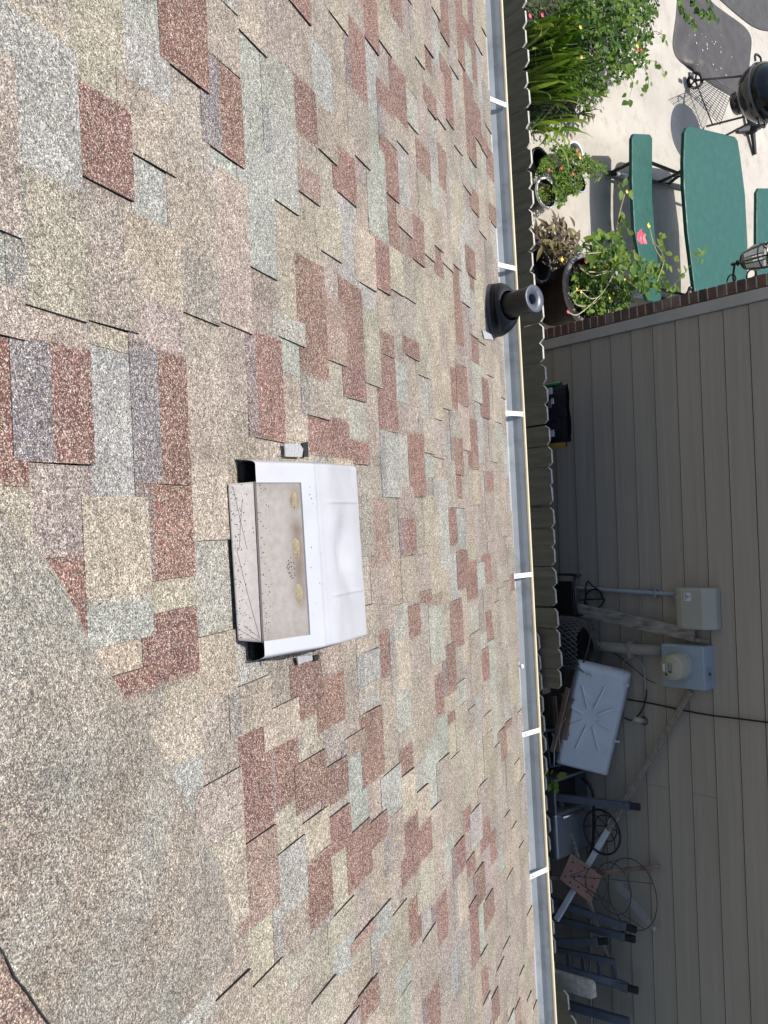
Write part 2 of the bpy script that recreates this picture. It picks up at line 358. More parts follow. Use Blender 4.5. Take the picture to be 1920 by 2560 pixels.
# ================================================================== own roof
EX, S0, SEND = 0.1429, 0.366*0.1429, 4.60
EAVE = rw(0, SEND)
roof = thing('shingle_roof', 'sloping house roof of mixed tan, red and grey granule shingles', 'roof', (0, EAVE.y-0.4, 0))
XL, XR = -4.6, 4.3
def rbox(mb, x0, x1, s0, s1, n0, n1, mi=0):
    P = [rw(x, s, n) for n in (n0, n1) for s in (s0, s1) for x in (x0, x1)]
    return mb.add(P, [(0, 2, 3, 1), (4, 5, 7, 6), (0, 1, 5, 4), (2, 6, 7, 3), (1, 3, 7, 5), (0, 4, 6, 2)], mi)
rbox(MB(), XL, XR, -1.6, SEND-0.02, -0.05, -0.016).build('roof_deck', 'deck_wood', roof)
rbox(MB(), XL, XR, SEND-0.06, SEND+0.004, -0.0155, -0.0125).build('drip_edge', 'bracket_white', roof)
MB().box((0, EAVE.y-0.055, EAVE.z-0.14), (XR-XL, 0.022, 0.19)).build('fascia', 'trim_cream', roof)
MB().box((0, EAVE.y-0.32, EAVE.z-0.24), (XR-XL, 0.5, 0.015)).build('soffit', 'soffit_white', roof)
MB().box((0, EAVE.y-0.65, 1.2), (XR-XL, 0.18, 2.4)).build('wall', 'soffit_white', roof)
# --- colours seen on the roof: pixel x, first and last pixel y of a patch on one course, colour letter
K = 2.592
def Z(ox, oy, rows): return [(ox+a/K, oy+b/K, oy+c_/K, k) for a, b, c_, k in rows]
PATCH = Z(0, 0, [(1220,-200,520,'R'),(655,655,1210,'R'),(1485,470,1040,'r'),(270,200,1150,'G'),(960,200,600,'G'),(980,1080,1440,'G'),(1600,250,900,'G'),
 (650,1250,1640,'M'),(1240,1090,1660,'M'),(960,620,1060,'T'),(250,1180,2000,'T'),(640,1660,2100,'M'),(1000,1480,1950,'L'),(1460,1120,1400,'L'),(240,-300,180,'L'),(650,-200,620,'T')])
PATCH += Z(640, 0, [(290,-60,100,'R'),(720,-100,265,'R'),(880,-80,120,'R'),(640,165,600,'R'),(305,540,900,'R'),(905,430,760,'R'),(830,560,720,'R'),(1235,-80,290,'R'),
 (1145,390,520,'R'),(1105,560,700,'R'),(1260,470,820,'R'),(1365,160,290,'R'),(1410,340,540,'R'),(1385,530,1030,'R'),(1425,680,900,'R'),(1475,900,990,'R'),(1520,990,1170,'R'),
 (1530,1340,1450,'R'),(1430,1260,1400,'R'),(865,940,1270,'R'),(1070,940,1120,'R'),(1185,930,1190,'R'),(580,1000,1290,'R'),(680,1050,1180,'M'),(315,1080,1270,'W'),(875,1310,1600,'R'),
 (1030,1400,1690,'R'),(960,1500,1660,'W'),(800,1545,1880,'R'),(1165,1600,1780,'R'),(1275,1710,2211,'R'),(1400,1630,1800,'R'),(1370,1760,1850,'R'),(355,1700,2440,'R'),(510,1940,2351,'W'),
 (605,1820,2351,'R'),(180,800,1340,'G'),(740,300,740,'G'),(985,580,800,'G'),(1150,230,400,'G'),(780,960,1540,'G'),(600,1320,1830,'G'),(1295,500,700,'G'),(1130,870,1080,'G'),
 (1480,1000,1200,'G'),(220,2060,2211,'G'),(1010,1700,1960,'M'),(720,1880,2000,'G'),(1325,1750,1950,'G'),(460,1020,1340,'L'),(700,1500,1850,'L'),(1110,1800,2200,'L')])
PATCH += Z(0, 853, [(60,-20,940,'R'),(420,40,800,'B'),(740,60,1010,'G'),(1090,75,930,'B'),(1100,960,1540,'R'),(480,1450,1900,'R'),(1150,1770,2180,'R'),(1370,1300,1900,'G'),
 (800,1680,1950,'G'),(1345,820,1290,'L'),(790,1020,1660,'L'),(400,820,1400,'M'),(1340,200,800,'T'),(1100,1560,1750,'L'),(1400,1910,2300,'L')])
PATCH += Z(640, 853, [(90,-20,640,'R'),(235,-20,220,'G'),(240,225,640,'L'),(380,-300,230,'R'),(635,150,380,'R'),(840,100,580,'R'),(830,-60,90,'R'),(985,-20,95,'R'),(400,505,740,'R'),(520,510,760,'R'),(655,650,800,'R'),
 (1270,170,440,'R'),(1340,170,420,'R'),(1395,-40,130,'R'),(1485,250,500,'R'),(1410,510,830,'R'),(1280,620,860,'R'),(1330,870,1020,'R'),(1505,845,975,'R'),(1025,600,1010,'R'),(970,1150,1390,'R'),
 (790,1030,1450,'W'),(900,1010,1330,'M'),(1240,1080,1320,'R'),(1355,1365,1600,'R'),(1410,1420,1670,'R'),(1500,1380,1570,'R'),(1065,1625,1700,'R'),(1120,1650,1720,'W'),(985,1720,1930,'R'),(1270,1710,2000,'R'),
 (1515,1740,1940,'R'),(830,1870,2180,'R'),(1225,1980,2300,'R'),(1480,1990,2200,'R'),(1645,1510,1620,'R'),(400,2050,2400,'R'),(640,390,640,'G'),(920,130,390,'G'),(840,600,1010,'G'),(940,600,940,'G'),(1215,570,770,'G'),
 (1095,720,880,'G'),(1440,180,400,'G'),(1080,230,490,'G'),(1345,1080,1350,'G'),(1285,1370,1680,'G'),(900,1720,1950,'G'),(1150,1730,2100,'G'),(1390,1720,1900,'G'),(1460,1430,1600,'G'),(740,2000,2211,'G'),
 (390,235,490,'M'),(520,160,500,'T'),(640,-60,140,'T'),(1100,1000,1330,'L'),(1400,840,1060,'L'),(940,1400,1700,'L')])
PATCH += Z(640, 1706, [(330,-160,140,'R'),(490,-60,280,'R'),(190,410,800,'R'),(50,270,960,'R'),(350,520,800,'R'),(480,520,800,'R'),(540,820,1080,'R'),(60,1010,1500,'W'),(755,180,640,'R'),(650,320,450,'W'),
 (670,940,1300,'R'),(780,870,1050,'R'),(400,1150,1560,'R'),(985,880,1280,'R'),(1070,920,1160,'R'),(1165,-40,240,'R'),(1245,200,280,'R'),(955,430,600,'R'),(1010,1400,1720,'R'),(1175,1400,1720,'R'),
 (1380,1450,1900,'R'),(1345,820,1000,'R'),(1285,1060,1280,'R'),(1370,1150,1280,'R'),(1465,900,1100,'R'),(1520,970,1200,'R'),(1590,300,520,'R'),(1440,1200,1450,'R'),(1490,1400,1600,'R'),(735,1930,2150,'R'),
 (1130,1980,2300,'R'),(1465,1850,2100,'R'),(1565,1950,2150,'R'),(1640,140,280,'R'),(720,1560,1650,'W'),(655,480,940,'G'),(240,1080,1450,'G'),(750,60,170,'G'),(870,570,870,'G'),(940,50,330,'G'),
 (1130,370,620,'G'),(1420,80,400,'G'),(1225,1010,1270,'G'),(1405,830,1080,'G'),(820,1450,1650,'G'),(1580,1060,1260,'G'),(1280,1740,2050,'G'),(1440,1470,1800,'G'),(560,1660,1900,'G'),(1610,80,270,'G'),
 (950,2000,2300,'G'),(210,840,1060,'L'),(395,840,1110,'L'),(190,130,380,'L'),(350,150,480,'L'),(500,330,520,'M'),(260,1470,1750,'M'),(420,1600,2000,'T'),(90,1850,2200,'L'),(270,1980,2300,'T'),(560,1100,1450,'L')])
PATCH += Z(0, 1706, [(910,220,520,'G'),(1150,150,520,'L'),(800,-60,110,'R'),(1450,600,1000,'T'),(1500,1100,1600,'L')])
CC = {'T': (0.276, 0.235, 0.187), 'L': (0.312, 0.267, 0.207), 'M': (0.238, 0.201, 0.173), 'R': (0.17, 0.086, 0.07), 'r': (0.17, 0.087, 0.071), 'B': (0.17, 0.087, 0.071),
      'W': (0.215, 0.145, 0.118), 'G': (0.272, 0.272, 0.242), 'N': (0.26, 0.218, 0.18)}
BAND = (0.15, 0.155, 0.17)
courses = {}
for x, y0, y1, k in PATCH:
    (xa, sa), (xb, sb) = rs(x, y0), rs(x, y1); sm = (sa+sb)/2
    bow = 0.045*max(0, (sm-2.2)/2.4)*(1-min(1, ((xa+xb)/2/1.6)**2)) if sm > 2.2 else 0      # the eave sags a touch
    ci = math.floor((sm+bow-S0)/EX)
    courses.setdefault(ci, []).append((min(xa, xb), max(xa, xb), k))
CMIN, CMAX = 2, int((SEND-S0)/EX)
def avg(p, q):
    f = .5 if p[3] == q[3] else .16
    return tuple(v*(1-f)+w_*f for v, w_ in zip(p[4], q[4]))
pieces = []
rg = random.Random(11)
for ci in range(CMIN, CMAX+1):
    sp = sorted(courses.get(ci, [])); cl = []; cur = XL
    for a, b_, k in sp:
        a = max(a, cur)
        if b_-a < 0.025: continue
        cl.append((a, b_, k)); cur = b_
    segs = []; cur = XL
    def fill(a, b_):
        x = a
        while b_-x > 0.004:
            wd = rg.choice((0.09, 0.13, 0.17, 0.2, 0.26, 0.31))*rg.uniform(.85, 1.15)
            e = x+wd
            if b_-e < 0.07: e = b_
            inside = -2.2 < (x+e)/2 < 2.2
            k = rg.choice('TTTLLMMNNNG') if inside else rg.choice('TTLLMNNGGRRW')
            segs.append([x, e, k]); x = e
    for a, b_, k in cl:
        if a-cur > 0.02: fill(cur, a)
        else: a = cur
        segs.append([a, b_, k]); cur = b_
    fill(cur, XR)
    hi = rg.random() < .5; run = 0; row = []
    for a, b_, k in segs:
        if rg.random() < (0.62 if run < 2 else 0.95): hi = not hi; run = 0
        else: run += 1
        if k in 'RrBW' and not hi and rg.random() < .55: hi = True; run = 0
        if k == 'G' and hi and rg.random() < .45: hi = False; run = 0
        c0 = CC[k]; j = rg.uniform(.92, 1.08); c = tuple(v*j*rg.uniform(.95, 1.05) for v in c0)
        band = 0.0
        if k == 'B': band = 0.36
        elif k == 'r': band = 0.33
        elif rg.random() < .3: band = rg.uniform(.08, .16)
        row.append([ci, a, b_, hi, c, band, None, None])
    for n_, p_ in enumerate(row):
        if n_: p_[6] = avg(p_, row[n_-1])
        if n_ < len(row)-1: p_[7] = avg(p_, row[n_+1])
    pieces += row
def shingle_geo(mb, ci, a, b_, hi, c, band, cl_, cr_):
    s0 = S0+ci*EX; s1 = s0+EX+rg.uniform(-.0012, .0015)
    if ci == CMAX: s1 = SEND+0.012
    nl, nu = (0.0080, 0.0034) if hi else (0.0020, -0.0010)
    nl += rg.uniform(-.0004, .0006)
    a += .0003; b_ -= .0003
    ta, tb = (rg.uniform(-.004, .003), rg.uniform(-.003, .004)) if hi else (0, 0)
    ss = s0-0.03; g = (nl-nu)/EX
    rows = [(ss, nu-.03*g), (s0+EX*band, nu+EX*band*g), (s1, nl)] if band else [(ss, nu-.03*g), (s1, nl)]
    top = []
    for s, n in rows:
        t = (s-s0)/EX; top.append((rw(a+ta*t, s, n), rw(b_+tb*t, s, n)))
    bot = [(rw(a, ss, -.0125), rw(b_, ss, -.0125)), (rw(a+ta, s1, -.0125), rw(b_+tb, s1, -.0125))]
    vs = [p for r_ in top for p in r_]; nr = len(rows)
    for i in range(nr-1):
        cc = c
        if band and i == 0: f = 0.75 if band > .3 else 0.5; cc = tuple(v*(1-f)+w_*f for v, w_ in zip(c, BAND))
        kl, kr = (tuple(v*.5+w_*.5 for v, w_ in zip(q_, cc)) if cc is not c else q_ for q_ in (cl_ or c, cr_ or c))
        ew = min(.008, (b_-a)*.3)/(b_-a); X_ = [0, ew, 1-ew, 1]; ck = [kl, cc, cc, kr]
        for j in range(3):
            mb.add([top[i][0].lerp(top[i][1], X_[j]), top[i+1][0].lerp(top[i+1][1], X_[j]), top[i+1][0].lerp(top[i+1][1], X_[j+1]), top[i][0].lerp(top[i][1], X_[j+1])], [(0, 1, 2, 3)], 0, [ck[j], ck[j], ck[j+1], ck[j+1]])
        mb.add([top[i][0], top[i+1][0], bot[1][0] if i == nr-2 else rw(a, rows[i+1][0], -.0125), bot[0][0] if i == 0 else rw(a, rows[i][0], -.0125)], [(3, 2, 1, 0)], 1, (0, 0, 0))
        mb.add([top[i][1], top[i+1][1], bot[1][1] if i == nr-2 else rw(b_, rows[i+1][0], -.0125), bot[0][1] if i == 0 else rw(b_, rows[i][0], -.0125)], [(0, 1, 2, 3)], 1, (0, 0, 0))
    mb.add([top[-1][0], top[-1][1], bot[1][1], bot[1][0]], [(3, 2, 1, 0)], 1, (0, 0, 0))
def visarea(ci, a, b_):
    s0 = S0+ci*EX; P = [proj(rw(x, s)) for x, s in ((a, s0), (b_, s0), (b_, s0+EX), (a, s0+EX))]
    P = [(min(max(x, 0), 1920), min(max(y, 0), 2560)) for x, y in P]
    return abs(sum(P[i][0]*P[(i+1) % 4][1]-P[(i+1) % 4][0]*P[i][1] for i in range(4)))/2
order = sorted(range(len(pieces)), key=lambda i: -visarea(*pieces[i][:3]))
rest = MB()
for rank, i in enumerate(order):
    if rank < 300:
        mb = MB(); shingle_geo(mb, *pieces[i]); mb.build('shingle', ['shingle', 'asphalt_edge'], roof)
    else: shingle_geo(rest, *pieces[i])
ro = rest.build('shingles_beyond', ['shingle', 'asphalt_edge'], roof); ro['kind'] = 'stuff'
# --- swelling saddle of shingle over the valley beside the photographer
bpx = [(-60,1200),(60,1340),(150,1458),(243,1643),(382,1851),(485,2050),(556,2198),(578,2372),(520,2480),(420,2580),(250,2750),(-60,2900),(-300,2600),(-420,2200),(-420,1700),(-260,1350)]
bp = [rs(*q) for q in bpx]; cxs = rs(60, 2150)
N = 96; dense = []
sp = smoothpath([Vector((a, s, 0)) for a, s in bp]+[Vector((*bp[0], 0))], 6)[:-1]
def sad(u, v):
    k = int(u*len(sp)) % len(sp); q = sp[k]; X = cxs[0]+(q.x-cxs[0])*v; s = cxs[1]+(q.y-cxs[1])*v
    n = 0.0088+0.038*(1-v**1.7)
    if v > .985: n = 0.0035
    n += 0.003*noise.noise(Vector((X*9, s*9, 1)))*(1-v)
    return rw(X, s, n)
def sadc(u, v):
    k = int(u*len(sp)) % len(sp); q = sp[k]; X = cxs[0]+(q.x-cxs[0])*v; s = cxs[1]+(q.y-cxs[1])*v
    a = noise.noise(Vector((X*5.5, s*7, 3))); b_ = noise.noise(Vector((X*4, s*5, 9))); c = Vector(CC['N'])*0.45+Vector(CC['T'])*.42
    c = c.lerp(Vector(CC['G']), max(0, min(.6, .3+a*1.0))); c = c.lerp(Vector(CC['W']), max(0, min(.2, b_*.8-.15)))
    return tuple(c*.9)
MB().grid(sad, len(sp), 30, colfn=sadc).build('shingle_saddle', 'shingle', roof, fix=True)
cp = [rs(*q, 0.06) for q in ((-30,2345),(20,2420),(32,2448),(60,2480),(118,2568),(140,2640),(-200,2700),(-240,2400))]
MB().prism([rw(a, s, 0.03) for a, s in cp], ND*0.034, 0, 1, (0.2, 0.13, 0.105)).build('shingle_cap', ['shingle', 'asphalt_edge'], roof, fix=True)
sm_ = [rw(*rs(*q, .06), .0655+.001*(k % 2)) for k, q in enumerate(((-40,2330),(-5,2378),(14,2412),(26,2440),(34,2450),(58,2480),(88,2524),(120,2570),(150,2625)))]
MB().tube(smoothpath(sm_, 3), [.0008+.0012*abs(math.sin(k*1.7)) for k in range(25)], 6).build('torn_seam', 'asphalt_edge', roof)

# ================================================================== gutter
gut = thing('gutter', 'pale blue grey metal rain gutter with cream front lip along the eave', 'gutter', (0, EAVE.y+.08, EAVE.z-.16))
prof = [(-0.035, -0.03), (-0.035, -0.085), (0.05, -0.088), (0.112, -0.083), (0.135, -0.066), (0.146, -0.045), (0.158, -0.026)]
def extr(pr, x0, x1, y, z, th=None):
    mb = MB(); n = len(pr)
    NX = 24
    mb.grid(lambda u, v: (x0+(x1-x0)*u, y+pr[round(v*(n-1))][0], z+pr[round(v*(n-1))][1]+0.002*math.sin(u*17)), NX, n-1, smooth=False)
    return mb
extr(prof, XL, XR, EAVE.y, EAVE.z).build('trough', 'gutter_paint', gut, solid=0.003)
lip = [(0.162, -0.030), (0.163, -0.020), (0.167, -0.015), (0.177, -0.016), (0.180, -0.024), (0.178, -0.05), (0.17, -0.11), (0.12, -0.125), (0.03, -0.125)]
extr(lip, XL, XR, EAVE.y, EAVE.z).build('front_lip', 'gutter_lip', gut)
for k, (px, py) in enumerate(((1263,249),(1283,663),(1297,1033),(1316,1438),(1338,1831),(1355,2183))):
    X = yp(px, py, EAVE.y+.1).x
    P = Vector((X, EAVE.y, EAVE.z)); b_ = MB()
    b_.box(P+Vector((0, .06, -.0165)), (.022, .2, .0035)); b_.box(P+Vector((-.0095, .06, -.012)), (.005, .2, .006)); b_.box(P+Vector((.0095, .06, -.012)), (.005, .2, .006))
    o = b_.build('hanger_strap', 'bracket_white', gut)
    MB().lathe(P+Vector((0.004, .045, -.014)), [(0.0001, .003), (.003, .003), (.0035, 0)], 8).build('screw', 'frame_dark', o)
P = yp(1303, 1668, EAVE.y+.03)
MB().lathe((P.x, EAVE.y+.05, EAVE.z-.07), [(.0001, .06), (.011, .058), (.013, .05), (.006, .045), (.006, 0)], 10).build('spike', 'bracket_white', gut)

db = MB()
for i in range(900):
    X = rnd(XL+.1, XR-.1)*1.0; yy = .03+abs(random.gauss(.05, .025)); r_ = rnd(.0012, .0035)
    if noise.noise(Vector((X*2.3, 0, 4))) < -.1 and random.random() < .8: continue
    p = Vector((X, EAVE.y+min(.105, yy), EAVE.z-.0855)); db.add([p+Vector((r_, 0, 0)), p+Vector((0, r_, 0)), p-Vector((r_, 0, 0)), p-Vector((0, r_, 0)), p+Vector((0, 0, r_))], [(0, 1, 4), (1, 2, 4), (2, 3, 4), (3, 0, 4)])
o = db.build('granule_grit', 'specks', gut); o['kind'] = 'stuff'
for X in (-2.35, .62, 3.4):
    MB().box((X, EAVE.y+.06, EAVE.z-.0845), (.05, .1, .003)).build('joint', 'gutter_paint', gut, bevel=.001)

# ================================================================== fence
fen = thing('wooden_fence', 'weathered dog-ear picket fence between the two houses', 'fence', (0, 4.92, -.06))
def picket(X, wd, z1, Y, tilt=0.0, clip=0.03, z0=-0.03, th=.016, mats=('picket_wood', 'picket_end')):
    c = clip*rnd(.8, 1.25); c2 = clip*rnd(.8, 1.25); h_ = wd/2
    poly = [(-h_, z0), (h_, z0), (h_, z1-c), (h_-c2*.85, z1), (-h_+c*.85, z1-rnd(0, .004)), (-h_, z1-c2)]
    pts = [Vector((X+x+(z-z0)*tilt, Y, z)) for x, z in poly]; mb = MB(); n = len(pts); off = Vector((0, th, 0))
    vs = pts+[p+off for p in pts]
    mb.add(vs, [tuple(range(n)), tuple(range(2*n-1, n-1, -1))], 0)
    for i in range(n):
        j = (i+1) % n; mb.f.append([i, n+i, n+j, j]); mb.m.append(1 if i in (2, 3, 4) else 0); mb.c.append(None); mb.sm.append(False)
    return mb.build('picket', list(mats), fen, fix=True)
X = -5.6
while X < -1.5:
    picket(X, .137, 1.815+rnd(-.012, .012)-(X+2.5)*.03, 4.92+rnd(-.004, .004), rnd(-.004, .004)); X += .1405
X = -1.42
while X < 1.14:
    picket(X, .137, 1.845+rnd(-.014, .014), 4.92+rnd(-.006, .006), rnd(-.006, .006)); X += .1405
X = .86
while X < 3.2:
    picket(X, .137, 1.712+rnd(-.012, .01)-(X-1)*.012, 4.872+rnd(-.004, .004), rnd(-.006, .006)); X += .1405
picket(3.3, .15, 1.79, 4.875, .01); picket(3.46, .16, 1.84, 4.88, .01)
for X in (3.62, 3.77, 3.92, 4.07): picket(X, .14, 1.82, 4.88, .004)
for z in (.35, 1.0, 1.5):
    MB().box((-2.3, 4.957, z), (7.0, .035, .085)).build('rail', 'rail_wood', fen, bevel=.003)
    MB().box((2.95, 4.907, z-.05), (2.9, .035, .085)).build('rail', 'rail_wood', fen, bevel=.003)
for X in (-4.3, -1.36, 1.2): MB().box((X, 5.02, .78), (.088, .088, 1.7)).build('post', 'rail_wood', fen, bevel=.004)

# ================================================================== neighbour house
nb = thing('siding_house', 'neighbour house with grey-brown lap siding and brick corner', 'house', WP+Vector((1.5, .1, -.06)))
def wx(X, z, off=0.0): return Vector((X, 5.55+WA*X, z)) + WN*off
def wbox(x0, x1, z0, z1, o0, o1, mb=None, mi=0):
    mb = mb or MB(); P = [wx(x, z, o) for z in (z0, z1) for o in (o0, o1) for x in (x0, x1)]
    return mb.add(P, [(0, 1, 3, 2), (4, 6, 7, 5), (0, 4, 5, 1), (2, 3, 7, 6), (1, 5, 7, 3), (0, 2, 6, 4)], mi)
WT = 3.5
wbox(-1.36, 7.0, -.06, WT, -.2, -.018).build('sheathing', 'lap_shade', nb, fix=True)
zb = 1.54-.1765*9+.03; rg2 = random.Random(5)
while zb < WT:
    z0, z1 = zb+.005, min(zb+.1765-.005, WT); jx = rg2.choice((1.9, 3.6, 4.7, 5.4)) if zb > 1.2 else 7.0
    for x0, x1 in ((-1.312, jx), (jx+.002, 6.9)):
        if x1-x0 < .1: continue
        mb = MB(); P = [wx(x0, z0, -.012), wx(x1, z0, -.012), wx(x1, z0, .004), wx(x0, z0, .004), wx(x0, z1, -.012), wx(x1, z1, -.012), wx(x1, z1, -.006), wx(x0, z1, -.006)]
        mb.add(P, [(0, 1, 2, 3), (7, 6, 5, 4), (3, 2, 6, 7), (0, 4, 5, 1), (1, 5, 6, 2), (0, 3, 7, 4)]); mb.build('siding_board', 'siding', nb, fix=True)
    zb += .1765
wbox(-1.392, -1.315, .0, WT, -.03, .018).build('corner_board', 'corner_paint', nb, bevel=.003, fix=True)
zc = 0.0; i = 0
MB().box((-1.437, 7.613, WT/2-.03), (.068, 4.05, WT)).build('brick_wall', 'mortar', nb)
while zc < WT-.02:
    for kk in range(3):
        ln = .195 if (i+kk) % 2 == 0 or kk else .092
        y0 = 5.585+(0 if kk == 0 else (.205 if i % 2 == 0 else .102)+.205*(kk-1)); ln = (.195 if i % 2 == 0 else .092) if kk == 0 else .195
        mb = MB().box((-1.438+rg2.uniform(-.002, .002), y0+ln/2, zc+.033), (.082, ln, .057))
        mb.build('brick', 'brick_clay', nb, bevel=.003)
    zc += .0677; i += 1
MB().add([(-1.6, 5.5, WT+.02), (7.0, 5.28, WT+.02), (7.0, 9.6, WT+2.2), (-1.6, 9.6, WT+2.2), (-1.6, 13.5, WT+.02), (7.0, 13.5, WT+.02)],
         [(0, 1, 2, 3), (3, 2, 5, 4), (0, 3, 4), (1, 5, 2)]).build('roof', 'roof_far', nb)
# ================================================================== roof vent
vc = rs(760, 1380)
vent = thing('roof_vent', 'white plastic roof vent with dirty recessed back panel', 'vent', rw(vc[0], vc[1], 0))
VR = [(0.0, rs(633,1143,.044), rs(658,1655,.044), .044), (0.6, rs(797,1146,.118), rs(829,1627,.118), .118), (1.0, rs(895,1156,.08), rs(924,1596,.08), .08)]
def hood(u, v, dn=0.0, dimple=True):
    if v > .84: um = .055*(1-math.sqrt(max(0, 1-((v-.84)/.16)**2))); u = um+(1-2*um)*u
    a, b_ = (VR[0], VR[1]) if v <= .6 else (VR[1], VR[2]); t = (v-a[0])/(b_[0]-a[0])
    L = Vector((*a[1], 0)).lerp(Vector((*b_[1], 0)), t); R = Vector((*a[2], 0)).lerp(Vector((*b_[2], 0)), t); P = L.lerp(R, u)
    n = a[3]+(b_[3]-a[3])*t
    n -= .010*math.exp(-((v-.6)/.05)**2)*1.0 - .004                                # soft crease
    e = max(0, abs(2*u-1)-.93)/.07; n *= 1-.85*e**2.5
    if v > .95: n -= .03*((v-.95)/.05)**2
    if dimple:
        n -= .020*math.exp(-((u-.5)/.15)**2-((v-.78)/.06)**2)
        for ur in (.225, .715): n += .0035*math.exp(-((u-ur)/.007)**2)*max(0, min(1, (v-.63)*20))*max(0, min(1, (.96-v)*20))
        k = max(0, abs(2*u-1)-.7)/.3
        n += .0006*math.sin(u*420+v*9)*k*(1 if v > .62 else .0)
        n += .0012*noise.noise(Vector((u*6, v*5, 2)))
    return rw(P.x, P.y, n+dn)
hd = MB()
hd.grid(hood, 160, 80, skip=lambda u, v: .125 < u < .9 and v < .4)
for (u0, v0, u1, v1) in ((.125, 0, .125, .4), (.9, .4, .9, 0), (.125, .4, .9, .4)):
    hd.grid(lambda a, b_: hood(u0+(u1-u0)*a, v0+(v1-v0)*a, -.005*b_), 40, 1)
for (u0, v0, u1, v1) in ((0, 0, 0, 1), (1, 1, 1, 0), (0, 1, 1, 1)):
    hd.grid(lambda a, b_: (lambda P: P - ND*((P-rw(0, 0, .003)).dot(ND))*b_)(hood(u0+(u1-u0)*a, v0+(v1-v0)*a)), 60, 1)
hd.build('hood', 'vent_white', vent, fix=True)
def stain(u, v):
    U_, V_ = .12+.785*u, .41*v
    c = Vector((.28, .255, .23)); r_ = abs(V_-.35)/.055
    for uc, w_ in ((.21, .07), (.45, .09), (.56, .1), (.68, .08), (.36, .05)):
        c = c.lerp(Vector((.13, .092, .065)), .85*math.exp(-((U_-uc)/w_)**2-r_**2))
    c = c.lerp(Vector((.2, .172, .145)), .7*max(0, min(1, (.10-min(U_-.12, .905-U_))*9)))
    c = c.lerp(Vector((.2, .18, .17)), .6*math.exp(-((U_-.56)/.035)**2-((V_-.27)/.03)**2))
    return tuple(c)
MB().grid(lambda u, v: hood(.118+.79*u, .41*v, -.0040, False), 100, 50, colfn=stain).build('back_panel', 'pan_stain', vent, fix=True)
aA, aB, aC, aD = rs(570,1210,.012), rs(595,1601,.012), rs(638,1208,.036), rs(659,1599,.036)
def apron(u, v):
    A = rw(*aA, .0125).lerp(rw(*aB, .0125), u); B = hood(.12+.785*u, .006, -.0036, False)
    return A.lerp(B, v) - ND*.004*math.sin(v*3.1)
MB().grid(apron, 40, 10, colfn=lambda u, v: (.335, .308, .288)).build('flashing', 'pan_stain', vent, solid=.002, fix=True)
for k_, w_ in ((.955, .0014), (.99, .0016)):
    MB().tube([apron(u/20, k_)+ND*.0015 for u in range(21)], w_, 6).build('seam', 'scratch', vent)
for L_, f_ in (((.02, .2), (.42, .62)), ((.42, .2), (.98, .9)), ((.1, .55), (.42, .3)), ((.9, .3), (.97, .9)), ((.93, .1), (.99, .85))):
    MB().tube([apron(L_[0]+(f_[0]-L_[0])*t/8, L_[1]+(f_[1]-L_[1])*t/8)+ND*.0003 for t in range(9)], .0005, 5).build('scratch', 'scratch', vent)
grit = MB()
def blob(mb, p, r):
    mb.add([p+Vector((r, 0, 0)), p-Vector((r, 0, 0)), p+DN*r, p-DN*r, p+ND*r*.9], [(0, 2, 4), (2, 1, 4), (1, 3, 4), (3, 0, 4)])
for i in range(330):
    q = random.random()
    if q < .5: blob(grit, apron(random.random(), min(.95, abs(random.gauss(0, .35)))), rnd(.0007, .0019))
    elif q < .8: blob(grit, hood(.13+.76*random.random(), min(.39, abs(random.gauss(0, .05))), -.0040, False), rnd(.0007, .0018))
    elif q < .93: blob(grit, hood(random.gauss(.555, .025), random.gauss(.27, .02), -.0040, False), rnd(.0008, .002))
    else: blob(grit, hood(random.random(), rnd(.42, .58)), rnd(.0007, .0018))
o = grit.build('grit', 'specks', vent); o['kind'] = 'stuff'
for uc, vc_, ru, rv in ((.21, .335, .05, .036), (.452, .335, .05, .036), (.685, .335, .052, .038)):
    MB().grid(lambda a, b_: hood(uc+ru*b_*math.cos(a*6.2832)*(1+.12*math.sin(a*11)), vc_+rv*b_*math.sin(a*6.2832)*(1+.1*math.cos(a*13)), -.0041+.0045*(1-b_*b_), False), 24, 6).build('sand_patch', 'sand', vent, fix=True)
for (pts, nm) in ((((608,1154),(645,1152),(648,1208),(611,1206)), 0), (((632,1600),(665,1597),(668,1652),(636,1650)), 1)):
    MB().prism([rw(*rs(*q, .016), .004) for q in pts], ND*.012).build('black_block', 'vent_black', vent, bevel=.004, fix=True)  # matte black block at the near end of each hood arm
for pts in (((717,1110),(755,1109),(763,1122),(760,1142),(719,1141)), ((748,1642),(785,1638),(787,1650),(768,1655),(752,1662))):
    mb = MB(); q = [rw(*rs(*q_, .02), .012) for q_ in pts]; mb.prism(q, ND*.003); mb.build('side_tab', 'foil', vent, fix=True)
for pts in (((757,1108),(772,1104),(772,1142),(762,1142)), ((786,1640),(799,1637),(797,1652),(788,1652))):
    MB().prism([rw(*rs(*q_, .015), .008) for q_ in pts], ND*.006).build('sealant', 'vent_black', vent, fix=True)

